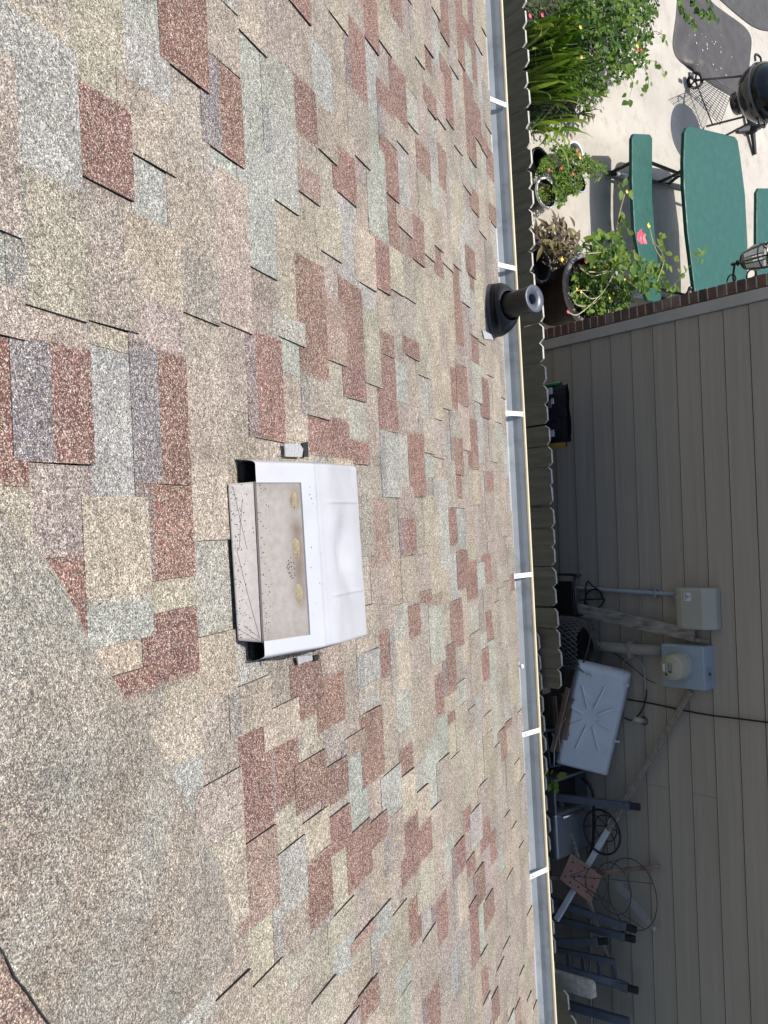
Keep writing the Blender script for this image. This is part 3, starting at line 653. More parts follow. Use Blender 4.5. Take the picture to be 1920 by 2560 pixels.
# ================================================================== vent pipe
pb = rw(*rs(1226, 778), 0)
best = min(((proj(pb+Vector((0, 0, z/200)))[0]-1336)**2, z/200) for z in range(10, 160))[1]
pt = pb+Vector((0, 0, best)); dep = (pt-CAM).dot(FW); RP = 35/FPX*dep
pipe = thing('vent_pipe', 'black plumbing vent pipe with flared grey rim and rubber boot on roof', 'vent pipe', pb)
def bootp(u, v):
    a = u*6.2832; ca, sa = math.cos(a), math.sin(a)
    base = pb + Vector((1, 0, 0))*ca*RP*1.9*(1.02+.1*abs(sa)) + DN*sa*RP*1.55 + ND*.012
    mid = pb+Vector((0, 0, .03)) + Vector((ca*RP*1.9, sa*RP*1.55, .085)); neck = pb+Vector((ca*RP*1.1, sa*RP*1.1, .13))
    if v < .15: return base.lerp(base+ND*.03, v/.15)
    t = (v-.15)/.85; b2 = base+ND*.03
    return b2*(1-t)**2 + mid*2*t*(1-t)*1.0 + neck*t*t
MB().grid(bootp, 40, 14).build('boot', 'boot_black', pipe, fix=True)
bq = [pb+Vector((1, 0, 0))*math.cos(a/20*6.2832)*RP*2.02+DN*(math.sin(a/20*6.2832)*RP*1.68) for a in range(20)]
MB().prism(bq, ND*.02).build('base_ring', 'boot_rim', pipe, fix=True)
hp = best
MB().lathe(pb, [(RP*.93, .1), (RP*.93, hp-.03), (RP*.96, hp-.012), (RP*.99, hp-.004)], 32).build('pipe', 'boot_black', pipe)
MB().lathe(pb, [(RP*.99, hp-.004), (RP, hp), (RP*.97, hp+.002), (RP*.42, hp-.012), (RP*.37, hp-.016), (RP*.36, hp-.12)], 32).build('flared_rim', 'boot_rim', pipe)
MB().lathe(pb, [(RP*.36, hp-.1), (.0001, hp-.1)], 24).build('bore', 'rubber_black', pipe)
q = rs(1212, 850); MB().prism([rw(*rs(*a), .009) for a in ((1200,826),(1222,836),(1228,850),(1205,848))], ND*.003).build('flashing', 'vent_white', pipe, fix=True)

# ================================================================== things on and against the neighbour wall
W = lambda pts, off: [wp(x, y, off) for x, y in pts]
def down(P, z=-.02): return Vector((P.x, P.y, z))
A_, B_ = wp(1417,1469,.02), wp(1690,1486,.02)
cnd = thing('thin_conduit', 'thin grey conduit running up the wall to the beige utility box', 'conduit', down(A_))
MB().tube([down(A_+(A_-B_)*.0), A_, B_], .0145, 10).build('tube', 'pipe_grey', cnd)
c_ = wp(1640,1483,.02); MB().box(c_, (.07, .03, .012)).build('strap', 'pipe_grey', cnd)
# utility box (beige)
P0 = wp(1690,1520,.06); C0 = (wp(1692,1470,.0)+wp(1690,1570,.0))/2; hgt = wp(1790,1520,.05).z-wp(1692,1520,.1).z; wd = (wp(1700,1570,.1)-wp(1700,1470,.1)).length
nid = thing('utility_box', 'beige telephone junction box with sloped cover on the siding', 'utility box', C0)
zb_, zt_ = wp(1689,1520,.1).z, wp(1800,1520,.02).z
def nb_box(x0, x1, z0, z1, o0, o1, name, m_, par, bev=.012):
    return wbox(x0, x1, z0, z1, o0, o1).build(name, m_, par, bevel=bev, fix=True)
xa_, xb_ = wp(1740,1470,.05).x, wp(1740,1573,.05).x
pr_ = [(0, zb_), (.1, zb_), (.115, zb_+.05), (.115, zb_+.2), (.075, zt_-.01), (.06, zt_), (0, zt_)]
MB().prism([wx(xa_, z, o) for o, z in pr_], WX*(xb_-xa_)).build('cover', 'nid_beige', nid, bevel=.014, fix=True)
wbox(xa_+.01, xb_-.01, zb_-.012, zb_+.02, .0, .06).build('base', 'nid_beige', nid, fix=True)
st = wbox(xa_+.03, xa_+.085, zb_+.075, zb_+.125, .1155, .1166).build('sticker', 'bag_white', nid, fix=True)
mk = MB(); xs_, zs_ = xa_+.0575, zb_+.1
for dx, dz, w__, h__ in ((0, .012, .008, .008), (0, -.002, .018, .006), (-.007, -.013, .006, .012), (.007, -.013, .006, .012), (.019, -.014, .006, .008), (-.019, -.014, .006, .008)):
    wbox(xs_+dx-w__/2, xs_+dx+w__/2, zs_+dz-h__/2, zs_+dz+h__/2, .1168, .1175, mk)
mk.build('sticker_mark', 'frame_dark', st, fix=True)
wbox(xa_+.05, xa_+.075, zb_-.035, zb_-.01, .02, .05).build('knob', 'nid_beige', nid, fix=True)
# painted conduit
A_, B_ = wp(1478,1615,.045), wp(1655,1627,.045)
bc = thing('meter_conduit', 'thick painted conduit rising to the electric meter box', 'conduit', down(A_))
MB().tube([down(A_), A_, B_], .038, 14).build('tube', 'pipe_painted', bc)
wbox(A_.x-.06, A_.x+.06, B_.z-.25, B_.z-.23, .0, .09).build('strap', 'pipe_painted', bc, fix=True)
# meter box
mx0, mx1 = wp(1700,1615,.13).x, wp(1700,1722,.13).x; mz0, mz1 = wp(1654,1665,.13).z, wp(1760,1672,.13).z
mbx = thing('meter_box', 'blue grey electric meter box with round glass meter on the siding', 'meter box', wx((mx0+mx1)/2, mz0))
wbox(mx0, mx1, mz0, mz1, 0, .13).build('case', 'meter_grey', mbx, bevel=.006, fix=True)
wbox(mx0+.004, mx1-.004, mz0+.02, mz1-.02, .13, .134).build('cover', 'meter_grey', mbx, bevel=.002, fix=True)
mc = wx((mx0+mx1)/2-.005, (mz0+mz1)/2-.015, .134)
MB().lathe(mc, [(.098, 0), (.1, .012), (.093, .016), (.088, .016)], 32, WN).build('ring', 'pipe_grey', mbx)
MB().lathe(mc, [(.088, .01), (.084, .1), (.076, .118), (.0001, .12)], 32, WN).build('meter', 'meter_cream', mbx)
fz = mc+WN*.1215
def face(dx, dz, w__, h__, m_, nm, par=mbx, o=.0):
    c0 = fz+WX*dx+Vector((0, 0, dz))+WN*o
    return MB().add([c0-WX*w__/2-Vector((0, 0, h__/2)), c0+WX*w__/2-Vector((0, 0, h__/2)), c0+WX*w__/2+Vector((0, 0, h__/2)), c0-WX*w__/2+Vector((0, 0, h__/2))], [(0, 1, 2, 3)]).build(nm, m_, par)
face(0, .0, .062, .022, 'frame_dark', 'display'); face(-.005, .001, .05, .012, 'meter_grey', 'readout', mbx, .0008); face(.0, -.045, .05, .018, 'bag_white', 'rating_plate'); face(.045, -.03, .02, .014, 'frame_dark', 'port')
MB().lathe(mc+WX*.07+Vector((0, 0, -.075)), [(.012, 0), (.012, .03), (.0001, .031)], 10, WN).build('seal', 'cable_black', mbx)
tz = mz1+.0015; ct = wx((mx0+mx1)/2+.04, tz, .07)
MB().box(ct, (.09, .07, .003)).build('hub_plate', 'pipe_grey', mbx, bevel=.001)
MB().lathe(ct+Vector((.0, 0, .002)), [(.011, 0), (.011, .006), (.0001, .007)], 10).build('hub_bolt', 'frame_dark', mbx)
# cables
def cable(name, pts, r, m_, label, off=.02, cat='cable', k=6, Ylist=None):
    P = smoothpath([wp(x, y, off) for x, y in pts], k)
    return solo(MB().tube(P, r, 6), name, m_, label, cat)
Q_ = lambda oy, L_: [(1200+a*.434, oy+b_*.434) for a, b_ in L_]
cable('wall_cable', Q_(1200, [(1115,720),(1090,690),(1055,650),(1000,615),(955,640),(928,690),(925,770),(940,850),(944,950),(950,1060),(945,1150)]), .0038, 'cable_grey', 'grey cable drooping from the beige utility box down the siding')
cable('cable_loop', Q_(1600, [(820,175),(828,125),(875,102),(925,130),(948,190),(952,250),(958,285)]), .005, 'cable_grey', 'upper loop of black cable behind the white plastic pan, coloured pale as lit')  # upper run of the black cable, light on it put into the colour
cable('cable_tail', Q_(1600, [(958,285),(956,330),(935,400),(900,445),(865,462),(832,447)]), .0055, 'cable_black', 'black cable tail curling behind the white plastic pan')
cable('service_cable', Q_(1600, [(850,342),(1000,368),(1170,405),(1320,432),(1480,452),(1700,480)]), .006, 'cable_black', 'long black cable running up the siding beside the meter')
cable('hanging_cable', Q_(1600, [(750,60),(820,110),(900,175),(960,225),(1010,250)]), .003, 'cable_black', 'thin dark wire slanting under the meter box')
cc_ = (1200+660*.434, 1200+685*.434)
coil = [(cc_[0]+23*math.cos(t/20*6.2832), cc_[1]+24*math.sin(t/20*6.2832)) for t in range(19)]
cable('coiled_cable', Q_(1200, [(575,690),(600,690)])+coil+Q_(1200, [(705,690),(690,640),(650,612),(624,584),(610,612),(608,680),(600,720)]), .006, 'cable_black', 'black cable coiled in a ring on the thin conduit', .05, k=3)
# stub
P = wp(1612,1802,.0); mb = thing('pipe_stub', 'short beige pipe stub poking out of the siding', 'pipe', P)
MB().lathe(P, [(.03, .0), (.03, .006), (.024, .006)], 16, WN).build('grommet', 'rubber_black', mb)
MB().tube([P, P+WN*.09+Vector((-.02, 0, -.03))], .019, 12).build('stub', 'meter_cream', mb)
# timber leaning on the wall
def stick(name, a, b_, oa, ob, w_, t_, m_, label, ext=True, cat='timber', zmin=0.0, group=None):
    A, B = wp(*a, oa), wp(*b_, ob); d = (B-A).normalized()
    if ext:
        A2 = A - d*((A.z-zmin)/d.z) if abs(d.z) > .2 else A
        if A2.z < A.z and (A2-A).length < 3: A = A2
    mb = MB().bar(A, B, w_, t_, WN); return solo(mb, name, m_, label, cat, group, bevel=.002, fix=True)
stick('leaning_board', (1391,1512), (1738,1588), .16, .045, .085, .04, 'old_wood', 'weathered grey board leaning between the two utility boxes')
stick('broken_stick', (1630,1572), (1775,1608), .06, .02, .03, .012, 'old_wood', 'splintered thin stick behind the leaning grey board', ext=False)
A, B, Cc = wp(1391,2300,.3), wp(1565,2001,.07), wp(1727,1728,.03)
dp = thing('diagonal_pole', 'long weathered pole with white painted end slanting across the siding', 'pole', down(A, 1.0))
m1 = wp(1541,2040,.085); m2 = wp(1526,2062,.09); m3 = wp(1520,2075,.1)
MB().bar(m3, Cc, .036, .028, WN).build('pole', 'pole_wood', dp, bevel=.004, fix=True)
MB().bar(A, m3, .04, .028, WN).build('white_section', 'pole_white', dp, bevel=.004, fix=True)
MB().bar(m2, m1, .042, .034, WN).build('white_sleeve', 'pole_white', dp, bevel=.003, fix=True)
# white pan leaning
TR, BR, TL = wp(1583,1687,.10), wp(1521,1950,.10), wp(1448,1640,.34)
ex_ = (BR-TR); ln_ = ex_.length; ex_.normalize(); ey_ = (TL-TR); ey_ -= ex_*ey_.dot(ex_); ey_.normalize(); wd_ = .40; en_ = ex_.cross(ey_)
if en_.dot(WN) < 0: en_ = -en_
pan = thing('plastic_pan', 'white plastic tray with moulded radiating ribs leaning against the siding', 'tray', TR+ey_*wd_)
def panP(u, v):
    a, b_ = u*ln_, v*wd_; e = min(a, ln_-a, b_, wd_-b_); n = -.075*max(0, 1-e/.04)**2 if e < .04 else 0
    n -= .012*math.exp(-((u-.45)/.2)**2-((v-.55)/.25)**2)
    k = .03; cx_ = min(max(a, k), ln_-k); cy_ = min(max(b_, k), wd_-k); dx, dy = a-cx_, b_-cy_; r_ = math.hypot(dx, dy)
    if r_ > 1e-6: a, b_ = cx_+dx/r_*min(r_, k), cy_+dy/r_*min(r_, k)
    return TR+ex_*a+ey_*b_+en_*n
MB().grid(panP, 60, 44).build('tray', 'pan_white', pan, solid=.004, fix=True)
for k in range(8):
    a = k*math.pi/4+.25; c0 = TR+ex_*ln_*.47+ey_*wd_*.55
    r0, r1 = .07, (.26 if k % 4 in (0, 3) else .2); dv = ex_*math.cos(a)+ey_*math.sin(a)*.8
    MB().bar(c0+dv*r0+en_*.0, c0+dv*r1+en_*.004, .011, .012, en_).build('rib', 'rib_white', pan, bevel=.002, fix=True)
for a, b_ in ((.1, .08), (.93, .9), (.62, .02)):
    c0 = TR+ex_*ln_*a+ey_*wd_*b_; MB().box(c0+en_*.02, (.014, .014, .045)).build('clip', 'rib_white', pan, bevel=.004)
# brown slats beside the pan
SL = [((1392,1850),(1437,1695)), ((1385,1740),(1397,1880)), ((1408,1735),(1418,1840)), ((1400,1812),(1432,1745)), ((1380,1880),(1420,1720)), ((1413,1850),(1425,1770))]
for i, (a, b_) in enumerate(SL):
    lab = ('dark brown slat tilted beside the white tray', 'flat brown slat lying behind the fence top', 'short brown slat under the white tray edge', 'narrow brown slat crossing the slat pile', 'longest brown slat of the pile behind the fence', 'small brown slat tucked against the tray')[i]
    stick('wood_slat', a, b_, .33+.03*i, .3+.03*i, .035 if i else .025, .014, 'brown_wood', lab, ext=False, group='brown slats behind the fence')
# roll of wire netting
ch = wp(1432,1612,.26); roll = MB(); rr = random.Random(3)
def rollP(u, v):
    a = u*6.2832; r_ = .17*(1+.28*noise.noise(Vector((math.cos(a)*1.3, math.sin(a)*1.3, v*2.6)))*1.0)*(1-.45*max(0, v-.8)*4*.3)
    return ch+Vector((math.cos(a)*r_*1.15+(v-.8)*.15, math.sin(a)*r_*.75, (v-1)*.9+.13+.03*noise.noise(Vector((u*5, v*6, 8)))))
for k in range(34):
    for sg_ in (-1, 1):
        roll.tube([rollP((k/34+sg_*t*.012) % 1.0, .3+.7*t/22) for t in range(23)], .0022, 4)
for k in range(10):
    u0 = rr.random(); roll.tube([rollP((u0+t*.03) % 1, .98) + Vector((rr.uniform(-.02, .02), rr.uniform(-.02, .02), .05*math.sin(t*.5))) for t in range(8)], .002, 4, mi=1)
roll.grid(lambda u, v: ch+(rollP(u, .3+.7*v)-ch)*.8, 24, 14, 1)
solo(roll, 'wire_netting_roll', ['wire_galv', 'wire_dark'], 'crumpled grey roll of wire netting beside the white tray', 'wire netting')
hk = smoothpath([wp(1478,1570,.2), wp(1470,1620,.24), wp(1450,1680,.3), wp(1440,1692,.3), wp(1446,1676,.29)], 5)
solo(MB().tube(hk, .006, 6), 'wire_hook', 'wire_rust', 'rusty bent wire hook hanging over the white tray', 'hook')
# blue bin, black crate, steel cabinet
def abox(name, px, z1, dims, m_, label, cat, z0=0.0, group=None):
    P = gp(*px, z1); c = Vector((P.x, min(P.y, 5.33), (z0+z1)/2)); mb = MB().box(c, (dims[0], dims[1], z1-z0)); return solo(mb, name, m_, label, cat, group, bevel=.012)
def at_Y(px, py, Y): return yp(px, py, Y)
P = at_Y(1400, 1868, 5.2)
bin_ = thing('storage_bin', 'dark blue plastic bin beside the brown slats', 'bin', (P.x, 5.2, 0))
MB().lathe((P.x, 5.2, 0), [(.12, .0), (.16, P.z-.05), (.175, P.z-.04), (.175, P.z), (.155, P.z), (.11, .3)], 4, smooth=False, sx=1.25, sy=1.0).build('body', 'bin_blue', bin_)
MB().tube(smoothpath([(P.x-.12, 5.12, P.z), (P.x-.05, 5.05, P.z+.07), (P.x+.06, 5.05, P.z+.06), (P.x+.12, 5.12, P.z)], 5), .006, 6).build('handle', 'pipe_grey', bin_)
a0, a1 = at_Y(1372, 1935, 5.05), at_Y(1461, 2018, 5.45); zt_ = at_Y(1460, 1970, 5.42).z
cab = thing('steel_cabinet', 'old steel barbecue cabinet with black open tray behind the fence', 'cabinet', (at_Y(1420,2030,5.25).x, 5.27, 0))
cx0, cx1, cx2 = at_Y(1440,1935,5.3).x, at_Y(1440,2018,5.3).x, at_Y(1440,2130,5.3).x
MB().box(((cx0+cx2)/2, 5.27, zt_/2-.06), (cx2-cx0, .4, zt_-.12)).build('body', 'steel_dull', cab, bevel=.008)
mb = MB()
for c_, d_ in ((((cx0+cx1)/2, 5.465, zt_-.06), (cx1-cx0, .02, .13)), (((cx0+cx1)/2, 5.08, zt_-.06), (cx1-cx0, .02, .13)), ((cx0+.01, 5.27, zt_-.06), (.02, .37, .13))): mb.box(c_, d_)
mb.build('tray_rim', 'steel_dull', cab, bevel=.003)
MB().box(((cx0+cx1)/2, 5.27, zt_-.115), (cx1-cx0-.03, .37, .012)).build('tray_floor', 'rubber_black', cab)
MB().box(((cx1+cx2)/2, 5.27, zt_-.05), (cx2-cx1, .41, .11)).build('lid', 'steel_dull', cab, bevel=.02)
hx = at_Y(1425,2030,5.25).x
MB().tube([(hx, 5.12, zt_+.005), (hx, 5.12, zt_+.035), (hx, 5.36, zt_+.035), (hx, 5.36, zt_+.005)], .011, 8).build('handle', 'chrome', cab)
# steel posts with black feet
def post(px0, px1, o0, o1, label, capend=True, w_=.05):
    A, B = wp(*px0, o0), wp(*px1, o1); d = (B-A).normalized()
    A2 = A-d*1.1 if d.z > .25 else A
    t = thing('steel_post', label, 'metal post', Vector((A2.x, A2.y, max(0, A2.z))), 'blue grey steel posts leaning on the siding')
    e = B-d*(.07 if capend else 0)
    MB().bar(A2, e, w_, w_*.7, WN).build('tube', 'steel_blue', t, bevel=.004, fix=True)
    if capend:
        MB().bar(e-d*.04, e, w_*1.18, w_*.85, WN).build('collar', 'steel_blue', t, bevel=.003, fix=True)
        MB().bar(e, B, w_*.95, w_*.6, WN).build('foot', 'rubber_black', t, bevel=.006, fix=True)
    return t
post((1376,1991), (1601,2018), .3, .06, 'blue grey steel post standing beside the steel cabinet')
post((1387,2254), (1592,2326), .25, .08, 'steel post leaning under the wire cage rings')
post((1413,2303), (1588,2349), .2, .1, 'steel post with notched black foot below the wire cage')
post((1391,2356), (1519,2353), .3, .2, 'short steel post standing apart from the wire cage')
post((1404,2424), (1596,2477), .25, .08, 'steel post with long black foot above the pale sawn timber')
post((1404,2508), (1572,2556), .2, .08, 'dark steel post beyond the pale sawn timber', False, .06)
lad = thing('folding_ladder', 'folded dark blue steel ladder standing between the steel posts', 'ladder', down(wp(1402,2395,.3), 0))
R1a, R1b, R2a, R2b = wp(1400,2376,.26), wp(1536,2404,.12), wp(1402,2420,.3), wp(1562,2462,.1)
d1, d2 = (R1b-R1a).normalized(), (R2b-R2a).normalized()
MB().bar(R1a-d1*1.0, R1b, .04, .03, WN).build('rail', 'steel_blue', lad, bevel=.003, fix=True); MB().bar(R2a-d2*1.0, R2b, .05, .03, WN).build('rail', 'steel_blue', lad, bevel=.003, fix=True)
for t in (-.5, .15, .42, .7, .97): MB().bar(R1a.lerp(R1b, t), R2a.lerp(R2b, t*.9), .03, .02, WN).build('rung', 'steel_blue', lad, bevel=.002, fix=True)
# wire hanging basket frame
bc_ = wp(1517,2075,.1)
wb = thing('wire_basket', 'black wire hanging basket frame against the siding', 'wire basket', bc_+Vector((0, 0, -.16)))
u_ = Vector((0, 0, 1)); v_ = WX; R_ = .155
def ringpts(c, ru, rv, n=28): return [c+u_*ru*math.sin(t/n*6.2832)+v_*rv*math.cos(t/n*6.2832) for t in range(n)]
MB().tube(ringpts(bc_+WN*.06, R_, R_), .008, 6, closed=True).build('ring', 'cable_black', wb)
MB().tube(ringpts(bc_-WN*.03+Vector((0, 0, -.03)), R_*.6, R_*.6), .004, 6, closed=True).build('ring', 'cable_black', wb)
for k in range(8):
    a = k*math.pi/4; MB().tube(smoothpath([bc_+WN*.06+u_*R_*math.sin(a)+v_*R_*math.cos(a), bc_-WN*.03+Vector((0, 0, -.03))+u_*R_*.6*math.sin(a)+v_*R_*.6*math.cos(a), bc_-WN*.06+Vector((0, 0, -.04))], 4), .0035, 5).build('spoke', 'cable_black', wb)
hs = smoothpath([wp(1455,1945,.06), wp(1475,1965,.05), wp(1483,1995,.05), wp(1484,2050,.05), wp(1482,2110,.06), wp(1470,2150,.08)], 6)
solo(MB().tube(hs, .011, 8), 'garden_hose', 'cable_black', 'black garden hose hanging behind the steel post', 'hose')
# terracotta panel
q4 = [wp(1426,2134,.26), wp(1503,2192,.2), wp(1476,2258,.22), wp(1398,2198,.3)]
n4 = (q4[1]-q4[0]).cross(q4[3]-q4[0]).normalized(); n4 = n4 if n4.dot(WN) > 0 else -n4
tp = thing('terracotta_panel', 'square pinkish terracotta panel with drilled holes on the diagonal pole', 'panel', q4[3])
MB().prism([p-n4*.02 for p in q4], n4*.02).build('slab', 'terracotta_panel', tp, bevel=.004, fix=True)
for a, b_ in ((.15, .2), (.5, .1), (.85, .2), (.2, .5), (.35, .6), (.45, .45), (.6, .35), (.8, .75), (.55, .8), (.3, .85), (.7, .55), (.88, .48), (.12, .78)):
    c0 = q4[0].lerp(q4[1], a).lerp(q4[3].lerp(q4[2], a), b_)
    MB().lathe(c0+n4*.0008, [(.0001, 0), (.007, 0)], 8, n4).build('hole', 'rubber_black', tp)
# tomato cage
tcg = thing('wire_cage', 'rusty wire tomato cage lying on its side against the siding', 'wire cage', wp(1450,2250,.3))
c1, c2 = wp(1580,2235,.1), wp(1425,2190,.42); ax = (c1-c2).normalized(); uu = ax.orthogonal().normalized(); vv = ax.cross(uu)
RR = [(c1, .2), (c1.lerp(c2, .3), .145), (c1.lerp(c2, .58), .09)]
# rings face the camera side like the photograph shows them, one inside the next
uu = WX*.98; vv = Vector((0, 0, 1)); 
for c0, r_ in RR: MB().tube([c0+uu*r_*1.25*math.cos(t/28*6.2832)+vv*r_*math.sin(t/28*6.2832) for t in range(28)], .0035, 5, closed=True).build('ring', 'wire_rust', tcg)
for k in range(4):
    a = k*math.pi/2+.5; MB().tube([c0+uu*r_*1.25*math.cos(a)+vv*r_*math.sin(a) for c0, r_ in RR]+[c2], .003, 5).build('wire', 'wire_rust', tcg)
stick('brown_stake', (1499,2182), (1648,2166), .16, .03, .03, .025, 'brown_wood', 'brown stake standing upright beside the terracotta panel', cat='stake')
stick('grey_stake', (1398,1995), (1445,2145), .22, .24, .028, .014, 'old_wood', 'thin grey stake crossing in front of the steel cabinet', ext=False, cat='stake')
stick('grey_lath', (1470,2245), (1522,2408), .19, .1, .034, .014, 'old_wood', 'grey lath slanting away from the terracotta panel', ext=False, cat='lath')
P1, P2 = wp(1540,2205,.12), wp(1637,2322,.05); bt = thing('plastic_bottle', 'clear plastic bottle lying inside the wire cage', 'bottle', P1)
ax = (P2-P1).normalized(); L_ = (P2-P1).length
MB().lathe(P1, [(.0001, 0), (.028, .004), (.032, .04), (.032, L_*.7), (.024, L_*.82), (.014, L_*.92), (.014, L_)], 16, ax).build('bottle', 'bottle_plastic', bt)
MB().lathe(P1, [(.017, L_-.012), (.017, L_+.012), (.0001, L_+.013)], 12, ax).build('cap', 'meter_cream', bt)
pl = [wp(1478,2290,.012), wp(1476,2420,.012), wp(1480,2570,.012)]
solo(MB().tube(pl, .006, 6), 'pale_cord', 'cable_grey', 'pale cord strung low along the siding behind the steel posts', 'cord')
# pale post top behind the fence
A, B = yp(1408,2452,5.02), yp(1487,2476,5.02)
d = (B-A).normalized(); pp = thing('cut_post', 'pale weathered fence post with bright sawn top rising above the pickets', 'post', (A.x, 5.02, 0))
poly = []
MB().bar(A-d*1.7, B-d*.03, .12, .05, WN).build('shaft', 'picket_end', pp, bevel=.012, fix=True)
MB().bar(B-d*.03, B, .119, .049, WN, 0, .75).build('sawn_top', 'picket_end', pp, bevel=.004, fix=True)
# soil bag
c0 = yp(1391, 1040, 5.15); bw = (yp(1391,1118,5.15)-yp(1391,958,5.15)).length/2; zt = yp(1411,1040,5.15).z
bag = thing('soil_bag', 'crumpled black plastic soil bag with yellow end behind the fence', 'bag', (c0.x, 5.2, 0))
def bagP(x0, x1, puff, z0, z1, seed):
    def f(u, v):
        a = u*6.2832; X = c0.x+(x0+(x1-x0)*(.5+.5*math.cos(a)))*bw; n_ = noise.noise(Vector((u*9+seed, v*6, seed)))
        pf = puff*(max(0.05, math.sin(v*3.1))**.5); return Vector((X+.006*n_, 5.2+math.sin(a)*pf*(1+.5*n_), z0+(z1-z0)*v+.012*n_))
    return f
MB().grid(bagP(-1, .84, .1, .2, zt, 1), 40, 24).build('sack', 'bag_black', bag, fix=True)
MB().grid(bagP(.8, 1, .06, .25, zt-.035, 4), 24, 16).build('yellow_end', 'bag_yellow', bag, fix=True)
MB().grid(bagP(-1.1, -.97, .05, .3, zt-.05, 6), 20, 12).build('green_corner', 'bag_green', bag, fix=True)
for (x, z, w__, h__, m_) in ((-.78, .05, .05, .035, 'bag_white'), (-.45, .035, .04, .02, 'bag_white'), (-.36, .06, .05, .03, 'steel_dull'), (.55, .06, .05, .05, 'bag_white')):
    X = c0.x+x*bw; pts = [Vector((X+dx*w__, 5.2-.085-.012*abs(dz), zt-z-.03+dz*h__)) for dx, dz in ((-.5, -.5), (.5, -.6), (.45, .5), (-.5, .45))]
    MB().prism(pts, Vector((0, -.004, 0))).build('print', m_, bag, fix=True)
# stool behind the fence near the thin conduit
P = at_Y(1430, 1490, 5.25)
ch_ = thing('folding_chair', 'dark folding chair frame standing under the thin conduit', 'chair', (P.x, 5.25, 0))
zt = at_Y(1445, 1490, 5.35).z
MB().box((P.x+.02, 5.33, zt-.13), (.24, .02, .2)).build('backrest', 'rubber_black', ch_, bevel=.008)
for sx in (-1, 1):
    MB().tube(smoothpath([(P.x+sx*.15, 5.4, 0), (P.x+sx*.15, 5.33, zt-.1), (P.x+sx*.13, 5.32, zt)], 5), .011, 8).build('leg', 'frame_dark', ch_)
    MB().tube([(P.x+sx*.15, 5.1, 0), (P.x+sx*.15, 5.36, .75)], .011, 8).build('leg', 'frame_dark', ch_)
MB().tube([(P.x-.13, 5.32, zt), (P.x+.13, 5.32, zt)], .011, 8).build('top_rail', 'frame_dark', ch_)
MB().box((P.x, 5.2, .45), (.28, .22, .02)).build('seat', 'rubber_black', ch_, bevel=.006)
# ================================================================== patio things
up = Vector((0, 0, 1))
def slab(px, z, th, name, m_, par=None, bev=.012, **kw):
    P = [gp(x, y, z) for x, y in px]; mb = MB().prism([p-up*th for p in P], up*th)
    return mb.build(name, m_, par, bevel=bev, fix=True)
tb = thing('picnic_table', 'green plastic folding picnic table with attached benches on the patio', 'picnic table', gp(1720, 520, 0))
slab([(1717,318),(1712,330),(1709,400),(1710,465),(1719,582),(1738,734),(1760,790),(1868,790),(1871,712),(1870,608),(1864,487),(1853,400),(1846,352),(1838,341),(1725,314)], .73, .05, 'tabletop', 'table_green', tb, .016)
slab([(1585,333),(1580,345),(1580,450),(1586,574),(1599,643),(1610,730),(1620,752),(1648,760),(1655,745),(1638,582),(1631,487),(1632,345),(1626,335)], .44, .045, 'bench', 'table_green', tb, .014)
slab([(1897,470),(1892,480),(1891,600),(1896,740),(1950,740),(1945,480),(1938,470)], .44, .045, 'bench', 'table_green', tb, .014)
def tub(a, b_, r, nm, m_, par): return MB().tube([a, b_], r, 10).build(nm, m_, par)
for (f0, f1, y_) in (((1519,432), (1720,470), 0), ((1555,735), (1770,760), 1)):
    A, B = gp(*f0, .04), gp(*f1, .04); B = B+(B-A)*.35; o = tub(A, B, .026, 'foot_tube', 'frame_dark', tb)
    for t in (.06, .72): tub(A.lerp(B, t), A.lerp(B, t+.1), .0285, 'foot_grip', 'grip_grey', o)
    bx_ = gp(1600, 395 if y_ == 0 else 712, .4); tx_ = gp(1725, 410 if y_ == 0 else 720, .69)
    tub(A.lerp(B, .02), bx_, .02, 'bench_strut', 'frame_dark', tb)
    for t, k in ((.45, 0), (.55, .5)):
        MB().tube(smoothpath([A.lerp(B, t), A.lerp(B, t).lerp(tx_, .5)+Vector((0, .03, .03)), tx_+Vector((0, k, 0))], 5), .02, 10).build('table_strut', 'frame_dark', tb)
    MB().bar(bx_+up*-.01, bx_+Vector((-.02, 2.1, -.01)), .03, .025).build('cross_bar', 'frame_dark', tb)
# flat dark sheets on the slab
def px5(L_): return [(1600+a/5.184, b_/5.184) for a, b_ in L_]
def sheetpoly(L_, z, dent):
    P = smoothpath([gp(x, y, 0) for x, y in px5(L_)]+[gp(*px5(L_)[0], 0)], 4)[:-1]; c0 = sum(P, Vector((0, 0, 0)))/len(P); n = len(P)
    def f(u, v):
        q = P[int(round(u*n)) % n]; p = c0+(q-c0)*v; h_ = z*(1 if v < .985 else .15)
        for (dx, dy, r_, a) in dent: e = gp(1600+dx/5.184, dy/5.184, 0); h_ += a*math.exp(-((p-e).length/r_)**2)
        h_ += .004*noise.noise(p*4)*(1-v)
        return Vector((p.x, p.y, max(.006, h_)))
    return MB().grid(f, n, 28), P
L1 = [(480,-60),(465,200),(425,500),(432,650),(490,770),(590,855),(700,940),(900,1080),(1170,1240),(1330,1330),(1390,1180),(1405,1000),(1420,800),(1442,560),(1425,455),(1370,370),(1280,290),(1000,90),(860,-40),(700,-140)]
mb, _ = sheetpoly(L1, .012, ((640,830,.1,.05),(800,820,.07,.03),(560,640,.15,.012),(900,700,.1,-.006),(1100,500,.2,.006)))
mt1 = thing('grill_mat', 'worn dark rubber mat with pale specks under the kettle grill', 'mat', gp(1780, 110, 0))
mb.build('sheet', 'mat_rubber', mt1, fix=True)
cr = MB()
